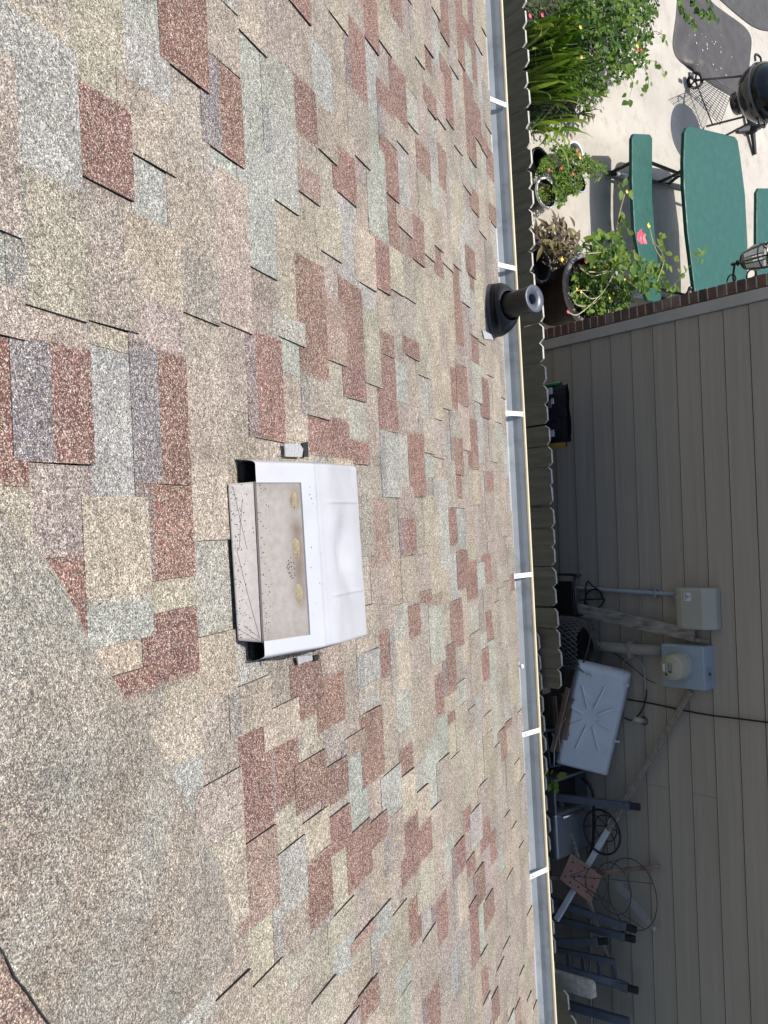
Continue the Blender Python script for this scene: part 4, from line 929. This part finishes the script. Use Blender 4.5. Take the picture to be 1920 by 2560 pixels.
for (a, b_) in ((640,455),(712,455),(800,440),(848,478),(1048,458),(935,540),(980,545),(868,570),(872,630),(732,560),(582,597),(812,652),(1045,612),(1048,677),(1188,740),(745,840),(948,838),(1048,888),(988,905),(995,1016),(1115,975),(960,570),(870,590)):
    p = gp(1600+a/5.184, b_/5.184, .02); r_ = rnd(.006, .014)
    cr.add([p+Vector((r_, 0, 0)), p+Vector((0, r_, 0)), p-Vector((r_, 0, 0)), p-Vector((0, r_, 0)), p+up*r_*.6], [(0, 1, 4), (1, 2, 4), (2, 3, 4), (3, 0, 4)])
o = cr.build('pale_specks', 'speck_white', mt1); o['kind'] = 'stuff'  # small white specks scattered over the sheet
mb, _ = sheetpoly([(1020,-10),(1200,150),(1400,310),(1520,375),(1620,402),(1760,400),(1950,300),(1950,-200),(1000,-200),(940,-90)], .012, ())
solo(mb, 'dark_sheet', 'sheet_charcoal', 'plain charcoal sheet lying beyond the speckled mat', 'mat', fix=True)  # flat charcoal outline just above the slab
# kettle grill
KC = gp(1908, 232, .84); gr = thing('kettle_grill', 'black kettle charcoal grill on a wheeled leg frame', 'grill', Vector((KC.x, KC.y, 0)))
RK = .345
def ksec(a0, a1, n=12, fl=.82): return [(max(.0001, RK*math.cos(a0+(a1-a0)*t/n)), RK*fl*math.sin(a0+(a1-a0)*t/n)) for t in range(n+1)]
MB().lathe(KC, ksec(-1.45, -.02), 40).build('bowl', 'enamel_black', gr)
MB().lathe(KC, [(RK, -.012), (RK*1.03, -.008), (RK*1.03, .008), (RK, .012)], 40).build('rim', 'leg_metal', gr)
lid = MB().lathe(KC, ksec(.03, 1.57), 40).build('lid', 'enamel_black', gr)
MB().tube(smoothpath([KC+Vector((-.06, 0, RK*.82)), KC+Vector((-.05, 0, RK*.82+.05)), KC+Vector((.05, 0, RK*.82+.05)), KC+Vector((.06, 0, RK*.82))], 4), .012, 8).build('lid_handle', 'rubber_black', lid)
MB().lathe(KC+Vector((.1, -.12, RK*.82*.83)), [(.045, 0), (.045, .008), (.0001, .01)], 16, Vector((.35, -.42, .83))).build('damper', 'leg_metal', lid)
MB().lathe(KC+Vector((0, 0, -.36)), [(.0001, 0), (.13, .004), (.14, .06), (.13, .1)], 24).build('ash_catcher', 'enamel_black', gr)
for sgn, py in ((-1, 0), (1, 0)):
    h0 = KC+Vector((sgn*RK*.98, -.08, .0)); MB().tube(smoothpath([h0+Vector((0, -.07, 0)), h0+Vector((sgn*.08, -.06, .0)), h0+Vector((sgn*.08, .06, 0)), h0+Vector((0, .07, 0))], 5), .013, 8).build('side_handle', 'rubber_black', gr)
WH = gp(1738, 201, .1); F2 = gp(1766, 316, .03); F3 = Vector((KC.x+.28, KC.y+.18, .03)); WH2 = Vector((WH.x-.42, WH.y+.12, .1))
def legk(foot, r_=.014):
    d = (foot-KC); d.z = 0; d.normalize(); return tub(KC+d*RK*.75+Vector((0, 0, -.14)), foot, r_, 'leg', 'leg_metal', gr)
for f in (WH, F2, F3): legk(f)
wd = (WH-KC); wd.z = 0; ax = Vector((-wd.y, wd.x, 0)).normalized()
for c0 in (WH,):
    w1 = MB(); w1.lathe(c0-ax*.022, [(.1, 0), (.102, .01), (.102, .034), (.1, .044), (.075, .044), (.07, .03), (.07, .014), (.075, 0), (.1, 0)], 28, ax); wo_ = w1.build('wheel', 'rubber_black', gr)
    sm = MB()
    for k in range(5):
        a = k*1.2566; u_ = ax.orthogonal().normalized(); v_ = ax.cross(u_); sm.bar(c0, c0+(u_*math.cos(a)+v_*math.sin(a))*.072, .02, .02, ax)
    sm.build('rim', 'frame_dark', wo_); MB().lathe(c0-ax*.03, [(.018, 0), (.018, .06), (.0001, .061)], 12, ax).build('hub', 'frame_dark', wo_)
MB().box(WH+Vector((-.02, -.13, .02)), (.05, .09, .03)).build('axle_block', 'frame_dark', gr, bevel=.005)
tub(WH, F2+Vector((0, 0, .08)), .009, 'axle', 'leg_metal', gr)
q = [gp(1716,225,.2), gp(1764,205,.2), gp(1826,240,.22), gp(1800,312,.2)]
sh = MB()
for k in range(13):
    t = k/12; sh.tube([q[0].lerp(q[1], t), q[3].lerp(q[2], t)], .0042, 5)
for k in range(9):
    t = k/8; sh.tube([q[0].lerp(q[3], t), q[1].lerp(q[2], t)], .0042, 5)
for k in range(13):
    t = k/12; p = q[1].lerp(q[2], t); sh.tube([p, p+up*.1], .0025, 5)
sh.tube([q[1]+up*.1, q[2]+up*.1], .004, 6); sh.build('wire_shelf', 'leg_metal', gr)
ub = thing('umbrella_base', 'black plastic cross shaped stand between grill and table', 'stand', gp(1868, 330, 0))
c0 = gp(1868, 325, .0)
for a in (.4, 1.9, 3.5, 5.0):
    d = Vector((math.cos(a), math.sin(a), 0)); MB().bar(c0+up*.07, c0+d*.34+up*.025, .085, .05, up, 0, .7).build('arm', 'rubber_black', ub, bevel=.012, fix=True)
MB().lathe(c0, [(.07, .02), (.07, .11), (.03, .13), (.03, .26), (.0001, .262)], 20).build('socket', 'rubber_black', ub)
# wall lantern
LC = yp(1897, 643, 5.86); wl = thing('wall_lantern', 'black scrolled wall lantern with glass panes on the brick corner', 'lantern', LC+Vector((0, 0, -.2)))
MB().lathe(LC, [(.0001, -.2), (.012, -.19), (.008, -.16), (.022, -.15), (.012, -.135), (.04, -.115), (.05, -.1)], 12).build('finial', 'lantern_black', wl)
MB().lathe(LC, [(.06, -.1), (.1, .0), (.095, .08)], 6, smooth=False).build('glass', 'lens_glass', wl)
fr = MB()
for k in range(6):
    a = k*math.pi/3; u_ = up.orthogonal().normalized(); v_ = up.cross(u_); e = u_*math.cos(a)+v_*math.sin(a); fr.tube([LC+e*.052+up*-.1, LC+e*.088+up*.1], .005, 5)
for r_, z in ((.053, -.1), (.075, .03), (.089, .1)): fr.tube([LC+Vector((r_*math.cos(t/18*6.2832), r_*math.sin(t/18*6.2832), z)) for t in range(18)], .005, 5, closed=True)
fr.build('cage', 'lantern_black', wl)
MB().lathe(LC, [(.1, .1), (.095, .115), (.05, .17), (.02, .19), (.0001, .22)], 6, smooth=False).build('cap', 'lantern_black', wl)
bx_ = Vector((-1.476, LC.y, LC.z-.02))
MB().box(bx_+Vector((-.012, 0, 0)), (.022, .09, .26)).build('back_plate', 'lantern_black', wl, bevel=.006)
for s_, z0 in ((1, -.16), (1, -.02)):
    sc = []
    for t in range(26):
        a = t/25*7.5; r_ = .012+.006*a; sc.append(bx_.lerp(LC, .45)+Vector((math.cos(a)*r_*1.2, 0, z0-.02+math.sin(a)*r_)))
    MB().tube(sc, .005, 5).build('scroll', 'lantern_black', wl)
MB().tube(smoothpath([bx_+up*-.08, bx_.lerp(LC, .4)+up*-.17, LC+up*-.17], 6), .008, 6).build('arm', 'lantern_black', wl)

# ------------------------------------------------------------------ plants
def leafdata(name, w_, m_, droop=.12, fold=.05):
    pr = [(0, 0), (.18, .62), (.42, 1), (.7, .72), (1, 0)]; vs = []; fs = []
    for x, k in pr:
        z = -droop*x*x; vs += [(x, 0, z), (x, w_/2*k, z+fold*k), (x, -w_/2*k, z+fold*k)]
    for i in range(4): a, b_ = 3*i, 3*i+3; fs += [(a, b_, b_+1, a+1), (a+2, b_+2, b_, a)]
    me = bpy.data.meshes.new(name); me.from_pydata(vs, [], fs); me.materials.append(MATS[m_]); me.polygons.foreach_set('use_smooth', [True]*len(fs)); me.update(); return me
LM = {'oval': leafdata('leaf_oval', .62, 'leaf_mid'), 'ovl': leafdata('leaf_oval_light', .62, 'leaf_light'), 'heart': leafdata('leaf_heart', .85, 'leaf_mid', .2), 'hdk': leafdata('leaf_heart_dark', .8, 'leaf_deep', .2),
      'purple': leafdata('leaf_purple', .26, 'leaf_purple', .3), 'lance': leafdata('leaf_lance', .34, 'leaf_deep', .2)}
def leaf(par, me, loc, d, ln, nrm=None, name='leaf'):
    d = Vector(d).normalized(); nrm = Vector(nrm) if nrm else Vector((rnd(-.6, .6), rnd(-.9, .3), 1))
    y = nrm.cross(d); y = y.normalized() if y.length > 1e-3 else d.orthogonal().normalized(); z = d.cross(y)
    o = bpy.data.objects.new(name, me); COL.objects.link(o); o.parent = par
    M = Matrix((d*ln, y*ln, z*ln)).transposed().to_4x4(); M.translation = Vector(loc)-wloc(par); o.matrix_local = M; return o
def rdir(zz=(-.5, .8)): a = rnd(0, 6.2832); return Vector((math.cos(a), math.sin(a), rnd(*zz)))
def inpoly(x, y, P):
    c = False; n = len(P)
    for i in range(n):
        x1, y1 = P[i]; x2, y2 = P[(i+1) % n]
        if (y1 > y) != (y2 > y) and x < (x2-x1)*(y-y1)/(y2-y1)+x1: c = not c
    return c
def inside(P):
    xs = [p[0] for p in P]; ys = [p[1] for p in P]
    while True:
        x, y = rnd(min(xs), max(xs)), rnd(min(ys), max(ys))
        if inpoly(x, y, P): return x, y
def fill(par, P, n, zr, size, m_, w_=.5, name='foliage', clump=.0):
    mb = MB(); done = 0
    while done < n:
        x, y = inside(P)
        if clump and noise.noise(Vector((x*.035, y*.035, clump))) < -.08: continue
        z = rnd(*zr); p = gp(x, y, z); s_ = size*rnd(.6, 1.3); d = rdir().normalized(); y_ = Vector((rnd(-.7, .7), rnd(-.7, .7), 1)).cross(d).normalized()*s_*w_/2
        r_ = random.random(); k = p+d*s_; mid = p+d*s_*.45
        mb.add([p, mid+y_, k, mid-y_], [(0, 3, 2, 1)], 0, (r_, r_, r_)); done += 1
    o = mb.build(name, m_, par); o['kind'] = 'stuff'; return o
def bladeobj(par, a, b_, w_, m_, arch=.12, name='blade', twist=0.):
    a, b_ = Vector(a), Vector(b_); mid = a.lerp(b_, .5)+up*arch; n = 9; d0 = (b_-a); sd_ = d0.cross(up).normalized()
    sd_ = (sd_+up*rnd(-.9, .9)).normalized()
    vs = []
    for i in range(n):
        t = i/(n-1); p = a*(1-t)**2+mid*2*t*(1-t)+b_*t*t; k = w_/2*(min(1, .5+t*2)*(1-t**3)); nn = d0.cross(sd_).normalized()
        vs += [p-sd_*k, p+nn*k*.35, p+sd_*k]
    fs = []
    for i in range(n-1): q = 3*i; fs += [(q, q+1, q+4, q+3), (q+1, q+2, q+5, q+4)]
    r_ = random.random(); return MB().add(vs, fs, 0, (r_, r_, r_), True).build(name, m_, par)
def stem(par, pts, r_, m_='stem_green', name='stem'): return MB().tube(smoothpath(pts, 4), r_, 5, r2=r_*.5).build(name, m_, par)
Z1 = lambda L_: [(1200+a*.434, b_*.434) for a, b_ in L_]
Z2 = lambda L_: [(1200+a*.434, 400+b_*.434) for a, b_ in L_]
R4 = lambda L_: [(1300+a/4.253, 280+b_/4.253) for a, b_ in L_]
random.seed(21)
# shrub along the fence, lowest leaves coloured dark for shaded gaps
us = thing('border_shrub', 'low dense mixed shrub filling the bed behind the fence', 'shrub', gp(1400, 120, 0))
PB = Z1([(270,-40),(700,-40),(960,-40),(1010,60),(900,130),(840,320),(720,330),(690,420),(745,520),(680,580),(600,640),(560,760),(290,770)])
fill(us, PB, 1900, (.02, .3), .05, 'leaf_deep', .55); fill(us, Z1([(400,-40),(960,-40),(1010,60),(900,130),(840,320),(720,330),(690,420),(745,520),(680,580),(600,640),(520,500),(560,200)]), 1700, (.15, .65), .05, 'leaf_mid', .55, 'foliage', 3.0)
fill(us, Z1([(270,0),(560,60),(640,180),(560,330),(280,300)]), 90, (.4, .7), .06, 'leaf_light', .25, 'light_foliage', 7.0)
for i in range(8): stem(us, [gp(*inside(PB), 0), gp(*inside(PB), .3), gp(*inside(PB), .45)], .004, 'stem_green')
MB().prism([gp(x, y, .0) for x, y in Z1([(100,-80),(560,-80),(620,300),(520,700),(120,700)])], up*.03).build('soil_bed', 'soil', us)
# iris blades
ir = thing('iris_clump', 'clump of long sword shaped green leaves behind the fence', 'plant', gp(1340, 160, 0))
for i in range(170):
    t = i/169; y0 = 60+t*200+rnd(-8, 8); x0 = rnd(1300, 1345); ln = rnd(70, 190); y1 = y0+rnd(-60, 38)-(ln*.12)
    bladeobj(ir, gp(x0, y0, rnd(.05, .2)), gp(x0+ln, y1, rnd(.45, .9)), rnd(.03, .055), 'leaf_blade', rnd(.1, .28))
fill(ir, Z1([(270,60),(420,60),(470,560),(280,600)]), 300, (.0, .15), .06, 'leaf_deep', .3, 'dry_base')
cr_ = thing('strap_leaf_plant', 'arching yellow green strap leaves in front of the pots', 'plant', gp(1330, 320, 0))
for (a, b_, z, w_) in (((290,725),(625,722),.55,.05),((300,760),(660,808),.5,.05),((290,700),(560,690),.6,.045),((295,740),(480,860),.45,.05),((300,750),(505,1015),.4,.035),((300,740),(360,860),.5,.05),((295,735),(515,870),.6,.05),((300,720),(450,760),.65,.05),((290,770),(585,770),.45,.04),((300,760),(330,850),.4,.04),((300,745),(545,795),.6,.05),((295,730),(420,830),.5,.05)):
    bladeobj(cr_, gp(*Z1([a])[0], .1), gp(*Z1([b_])[0], z), w_, 'leaf_strap', .3)
fe = thing('fern_tuft', 'spiky yellowish fern tuft at the edge of the bed', 'fern', gp(1450, 280, 0))
c0 = (1448, 285)
for i in range(46):
    a = rnd(-1.5, 1.7); L_ = rnd(22, 52); bladeobj(fe, gp(*c0, .05), gp(c0[0]+math.cos(a)*L_, c0[1]+math.sin(a)*L_*.8, rnd(.08, .3)), .012, 'leaf_fern', .14)
# climbing shrub with heart shaped leaves
vn = thing('climbing_shrub', 'loose leafy climber with heart shaped leaves spilling over the patio', 'shrub', gp(1560, 60, 0))
PV = Z1([(560,-60),(1020,-60),(1025,60),(960,130),(990,210),(940,260),(960,340),(880,440),(760,480),(700,330),(640,240),(560,180)])
for i in range(260):
    x, y = inside(PV); leaf(vn, LM[random.choice(('heart', 'heart', 'hdk', 'ovl', 'oval'))], gp(x, y, rnd(.3, 1.0)), rdir((-.8, .3)), rnd(.05, .1))
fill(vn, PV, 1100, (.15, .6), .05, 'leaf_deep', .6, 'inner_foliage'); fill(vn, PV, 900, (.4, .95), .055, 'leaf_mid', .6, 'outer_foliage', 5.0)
sprigs = [[(900,330),(960,420),(970,500),(950,540)], [(870,350),(960,345),(1030,365),(1060,420)], [(900,260),(985,230),(990,160),(950,60)], [(860,440),(880,480),(860,560)], [(760,330),(830,380),(870,420)], [(1000,180),(1040,190),(1062,220)], [(780,470),(720,500),(690,470)]]
for s_ in sprigs:
    P = [gp(*q, .5+.05*k) for k, q in enumerate(Z1(s_))]; stem(vn, P, .0035)
    for q in P[1:]:
        for k in range(3): leaf(vn, LM[random.choice(('heart', 'ovl'))], q+Vector((rnd(-.05, .05), rnd(-.05, .05), 0)), rdir((-.7, .2)), rnd(.05, .085))
for i in range(16): stem(vn, [gp(*inside(PV), 0.05), gp(*inside(PV), .35), gp(*inside(PV), .6)], .004, 'stem_green')
def flower(par, p, r_, m_, n=5, nm='flower'):
    for k in range(n):
        a = k*6.2832/n+rnd(-.2, .2); d = Vector((math.cos(a), math.sin(a), .35)); o = leaf(par, PM[m_], p, d, r_, Vector((0, 0, 1)), 'petal')
PM = {k: leafdata('petal_'+k, .8, 'petal_'+k, -.1, .06) for k in ('pink', 'yellow', 'red')}
for (a, b_, m_) in ((900,265,'yellow'),(925,285,'red'),(905,290,'red'),(285,95,'pink'),(355,90,'pink'),(575,160,'yellow'),(580,330,'yellow')):
    flower(vn, gp(*Z1([(a, b_)])[0], .75), .026, m_, 5)
sg = thing('overhanging_sprig', 'leafy twig hanging over the speckled mat', 'twig', gp(1720, -20, 1.2))
for L_ in ([(500,-60),(560,120),(640,230),(730,360)], [(700,-60),(720,60),(790,150),(830,190)], [(880,-60),(920,120),(900,220),(1000,280)]):
    P = [gp(1600+a/5.184, b_/5.184, 1.1) for a, b_ in L_]; stem(sg, P, .004)
    for i, q in enumerate(smoothpath(P, 5)):
        for k in range(2): leaf(sg, LM[random.choice(('hdk', 'oval', 'oval'))], q, rdir((-.6, .2)), rnd(.05, .085))
# pots
def pot(name, label, px, r_, h_, m_, rim=None, soil=True, group=None, lev=.82):
    c0 = gp(*px, h_); c0.z = 0; t = thing(name, label, 'pot', c0, group)
    MB().lathe(c0, [(.0001, .004), (r_*.74, .0), (r_*.96, h_*.9), (r_*.98, h_), (r_*.9, h_), (r_*.88, h_*.8), (r_*.8, h_*.4)], 28).build('body', m_, t)
    MB().lathe(c0, [(r_*.95, h_*.9), (r_*1.05, h_*.91), (r_*1.06, h_), (r_*.98, h_*1.015), (r_*.9, h_*.99)], 28).build('rim', rim or m_, t)
    if soil: MB().grid(lambda u, v: c0+Vector((math.cos(u*6.2832)*r_*.89*v, math.sin(u*6.2832)*r_*.89*v, h_*lev+.02*noise.noise(Vector((u*7, v*5, r_*9))))), 20, 6).build('soil', 'soil', t)
    return t, c0
pot('plant_pot', 'white rimmed round pot of soil with seedlings behind the fence', (1367, 482), .145, .26, 'pot_black', 'pot_white')
pot('plant_pot', 'white rimmed pot beside the strap leaves with reddish flowers', (1440, 383), .12, .24, 'pot_white', 'pot_white')
pot('plant_pot', 'plain black pot between the strap leaves and the fence', (1352, 402), .13, .25, 'pot_black', None, lev=.45)
pot('plant_pot', 'small black pot among the flowering seedlings', (1442, 425), .085, .2, 'pot_black', 'pot_black')
pot('plant_pot', 'small teal rimmed pot at the edge of the pot group', (1452, 458), .09, .2, 'pot_black', 'pot_teal')
pg = thing('potted_flowers', 'bushy small leaved flowers spilling over the group of pots', 'plant', gp(1410, 430, .2))
PP = R4([(160,650),(250,480),(390,330),(540,380),(700,420),(740,500),(910,560),(920,640),(830,740),(700,720),(600,880),(500,860),(480,980),(420,1040),(390,950),(330,860),(390,720),(280,640)])
fill(pg, PP, 2000, (.2, .4), .032, 'leaf_mid', .6, 'foliage', 2.0); fill(pg, PP, 700, (.28, .45), .03, 'leaf_light', .55, 'light_foliage', 4.0)
fill(pg, R4([(180,800),(330,780),(390,900),(330,980),(220,960)]), 120, (.24, .34), .035, 'leaf_light', .5, 'seedlings')
for i in range(70):
    x, y = inside(PP); leaf(pg, LM[random.choice(('oval', 'ovl'))], gp(x, y, rnd(.3, .46)), rdir((-.4, .6)), rnd(.035, .06))
for (a, b_, m_) in ((540,285,'pink'),(600,415,'pink'),(635,450,'red'),(635,490,'yellow'),(630,460,'yellow'),(305,615,'pink'),(435,600,'red'),(560,660,'pink')):
    flower(pg, gp(*R4([(a, b_)])[0], .46), .02, m_, 5)
# purple heart in a dark pot
tpot, c0 = pot('nursery_pot', 'black nursery pot standing against the fence by the purple plant', (1352, 663), .165, .3, 'pot_black', 'pot_black', lev=.5)
ph = thing('purple_heart', 'trailing purple and olive long leaved plant', 'plant', gp(1390, 620, 0))
PH = R4([(100,1360),(130,1240),(200,1200),(300,1190),(360,1110),(460,1160),(500,1230),(590,1180),(580,1280),(640,1350),(600,1450),(590,1540),(480,1570),(330,1500),(250,1440),(130,1440)])
for i in range(150):
    x, y = inside(PH); leaf(ph, LM['purple'], gp(x, y, rnd(.12, .45)), rdir((-.3, .7)), rnd(.1, .19))
for i in range(14): stem(ph, [gp(1395, 630, .02), gp(*inside(PH), .2), gp(*inside(PH), .35)], .006, 'stem_pale')
fill(ph, R4([(200,1450),(600,1400),(600,1650),(380,1750),(300,1600)]), 260, (.03, .3), .09, 'leaf_purple', .3, 'dry_leaves')
# large planter with hibiscus
bp_, bc0 = pot('large_planter', 'big dark brown planter with grey rim in the house corner', (1472, 725), .34, .5, 'pot_brown', 'pot_rimgrey')
hb = thing('hibiscus_shrub', 'flowering shrub with pale bare stems growing in the large planter', 'shrub', bc0+up*.42)
PG = R4([(560,1720),(700,1650),(900,1700),(1150,1800),(1180,2000),(1130,2120),(960,2150),(760,2190),(640,2080),(560,1950)])
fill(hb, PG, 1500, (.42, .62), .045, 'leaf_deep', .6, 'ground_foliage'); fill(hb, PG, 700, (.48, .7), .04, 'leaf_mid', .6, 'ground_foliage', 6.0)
PHB = R4([(640,1420),(790,1290),(1000,1290),(1130,1370),(1180,1480),(1280,1560),(1440,1580),(1520,1700),(1500,1900),(1380,1930),(1250,1900),(1100,1780),(1000,1820),(880,1700),(720,1560)])
for i in range(190):
    x, y = inside(PHB); leaf(hb, LM[random.choice(('oval', 'ovl', 'oval', 'heart'))], gp(x, y, rnd(.6, 1.1)), rdir((-.6, .5)), rnd(.06, .105))
fill(hb, PHB, 420, (.55, 1.0), .05, 'leaf_mid', .6, 'inner_foliage', 2.5)
for i in range(70):
    x, y = inside(PG); leaf(hb, LM[random.choice(('oval', 'ovl'))], gp(x, y, rnd(.6, .8)), rdir((-.4, .5)), rnd(.05, .08))
for L_, m_, zz in (([(1020,1300),(1045,1150),(1075,1010),(1115,870)], 'stem_pale', 1.15), ([(1120,1580),(1180,1500),(1220,1430)], 'stem_green', 1.0), ([(1450,1480),(1410,1380),(1380,1240)], 'stem_pale', 1.2), ([(1500,1560),(1450,1480),(1400,1390)], 'stem_pale', 1.1),
                 ([(640,1660),(760,1740),(880,1720),(1000,1680)], 'stem_pale', .8), ([(730,1700),(880,1700),(1000,1660),(1090,1640)], 'stem_pale', .85), ([(560,1990),(620,2060),(760,2050),(870,1960)], 'stem_pale', .75), ([(550,1960),(600,1900),(760,1900)], 'stem_pale', .75),
                 ([(500,2120),(600,2160),(740,2060),(850,1950)], 'stem_pale', .8), ([(650,1910),(740,1980),(830,1970),(880,1900)], 'stem_pale', .8), ([(1000,1720),(920,1860),(860,1950)], 'stem_pale', .8), ([(1150,1800),(1250,1880)], 'stem_pale', .9), ([(690,1400),(760,1410),(830,1440)], 'stem_pale', 1.0), ([(670,1510),(780,1500),(870,1490)], 'stem_pale', 1.0), ([(1200,1745),(1330,1740)], 'stem_pale', .95)):
    stem(hb, [gp(*q, zz-.02*k) for k, q in enumerate(R4(L_))], .0065, m_)
for (a, b_, zz) in ((1075,830,1.2),(1150,850,1.2),(1090,1090,1.2),(1110,1140,1.2),(1070,1210,1.2),(1130,1240,1.2),(1030,1330,1.2),(1500,1340,1.2),(1520,1420,1.2),(1110,790,1.2)):
    for k in range(2): leaf(hb, LM[random.choice(('ovl', 'oval'))], gp(*R4([(a, b_)])[0], zz), rdir((-.5, .4)), rnd(.07, .1))
for L_ in ([(940,720),(880,640)],[(1000,660),(1080,600)],[(1060,590),(1110,560)],[(1050,500),(1060,450)],[(1070,690),(1050,640)],[(1130,720),(1170,650)],[(1260,560),(1290,530)],[(1110,780),(1100,740)]):
    for q in Z2(L_):
        for k in range(3): leaf(hb, LM[random.choice(('ovl', 'oval'))], gp(q[0]+rnd(-8, 8), q[1]+rnd(-8, 8), 1.0), rdir((-.5, .4)), rnd(.06, .1))
stem(hb, [gp(*q, 1.0) for q in Z2([(1020,700),(1060,580),(1040,520),(1000,470),(980,390)])], .005, 'stem_pale'); stem(hb, [gp(*q, 1.0) for q in Z2([(1080,760),(1170,660),(1220,600),(1280,545)])], .004)
fl = R4([(1265, 1340)])[0]; fp = gp(*fl, 1.08)
for k in range(6):
    a = k*6.2832/6; leaf(hb, PM['pink'], fp, Vector((math.cos(a), math.sin(a), .25)), rnd(.07, .1), Vector((0, 0, 1)), 'petal')
leaf(hb, LM['ovl'], fp+Vector((-.03, -.05, -.02)), Vector((-.3, -1, -.2)), .08)
for (a, b_, m_, s_) in ((690,1580,'pink',.06),(925,1640,'pink',.05),(780,1650,'yellow',.04),(870,1655,'yellow',.04),(1110,1785,'yellow',.035),(990,1930,'yellow',.03),(950,1980,'yellow',.03),(645,1915,'yellow',.035),(600,1880,'yellow',.03),(1360,1210,'yellow',.06),(1130,850,'yellow',.045),(440,1570,'yellow',.05),(505,2125,'pink',.04),(1345,1705,'yellow',.03)):
    flower(hb, gp(*R4([(a, b_)])[0], .85), s_*.55, m_, 4)
stem(hb, [gp(*q, .8) for q in R4([(940,2100),(930,2190),(850,2230)])], .004, 'stem_pale')
# weed tuft behind the fence by the cabinet
wt = thing('weed_tuft', 'small bright green weed beside the steel cabinet', 'weed', at_Y(1390, 1945, 5.1)+Vector((0, 0, -.25)))
c0 = at_Y(1393, 1945, 5.06)
for i in range(22): leaf(wt, LM['ovl'], c0+Vector((rnd(-.07, .07), rnd(-.03, .04), rnd(-.2, .02))), rdir((-.2, .8)), rnd(.05, .09))
stem(wt, [c0+Vector((0, 0, -.25)), c0+Vector((.01, 0, -.1)), c0], .004)
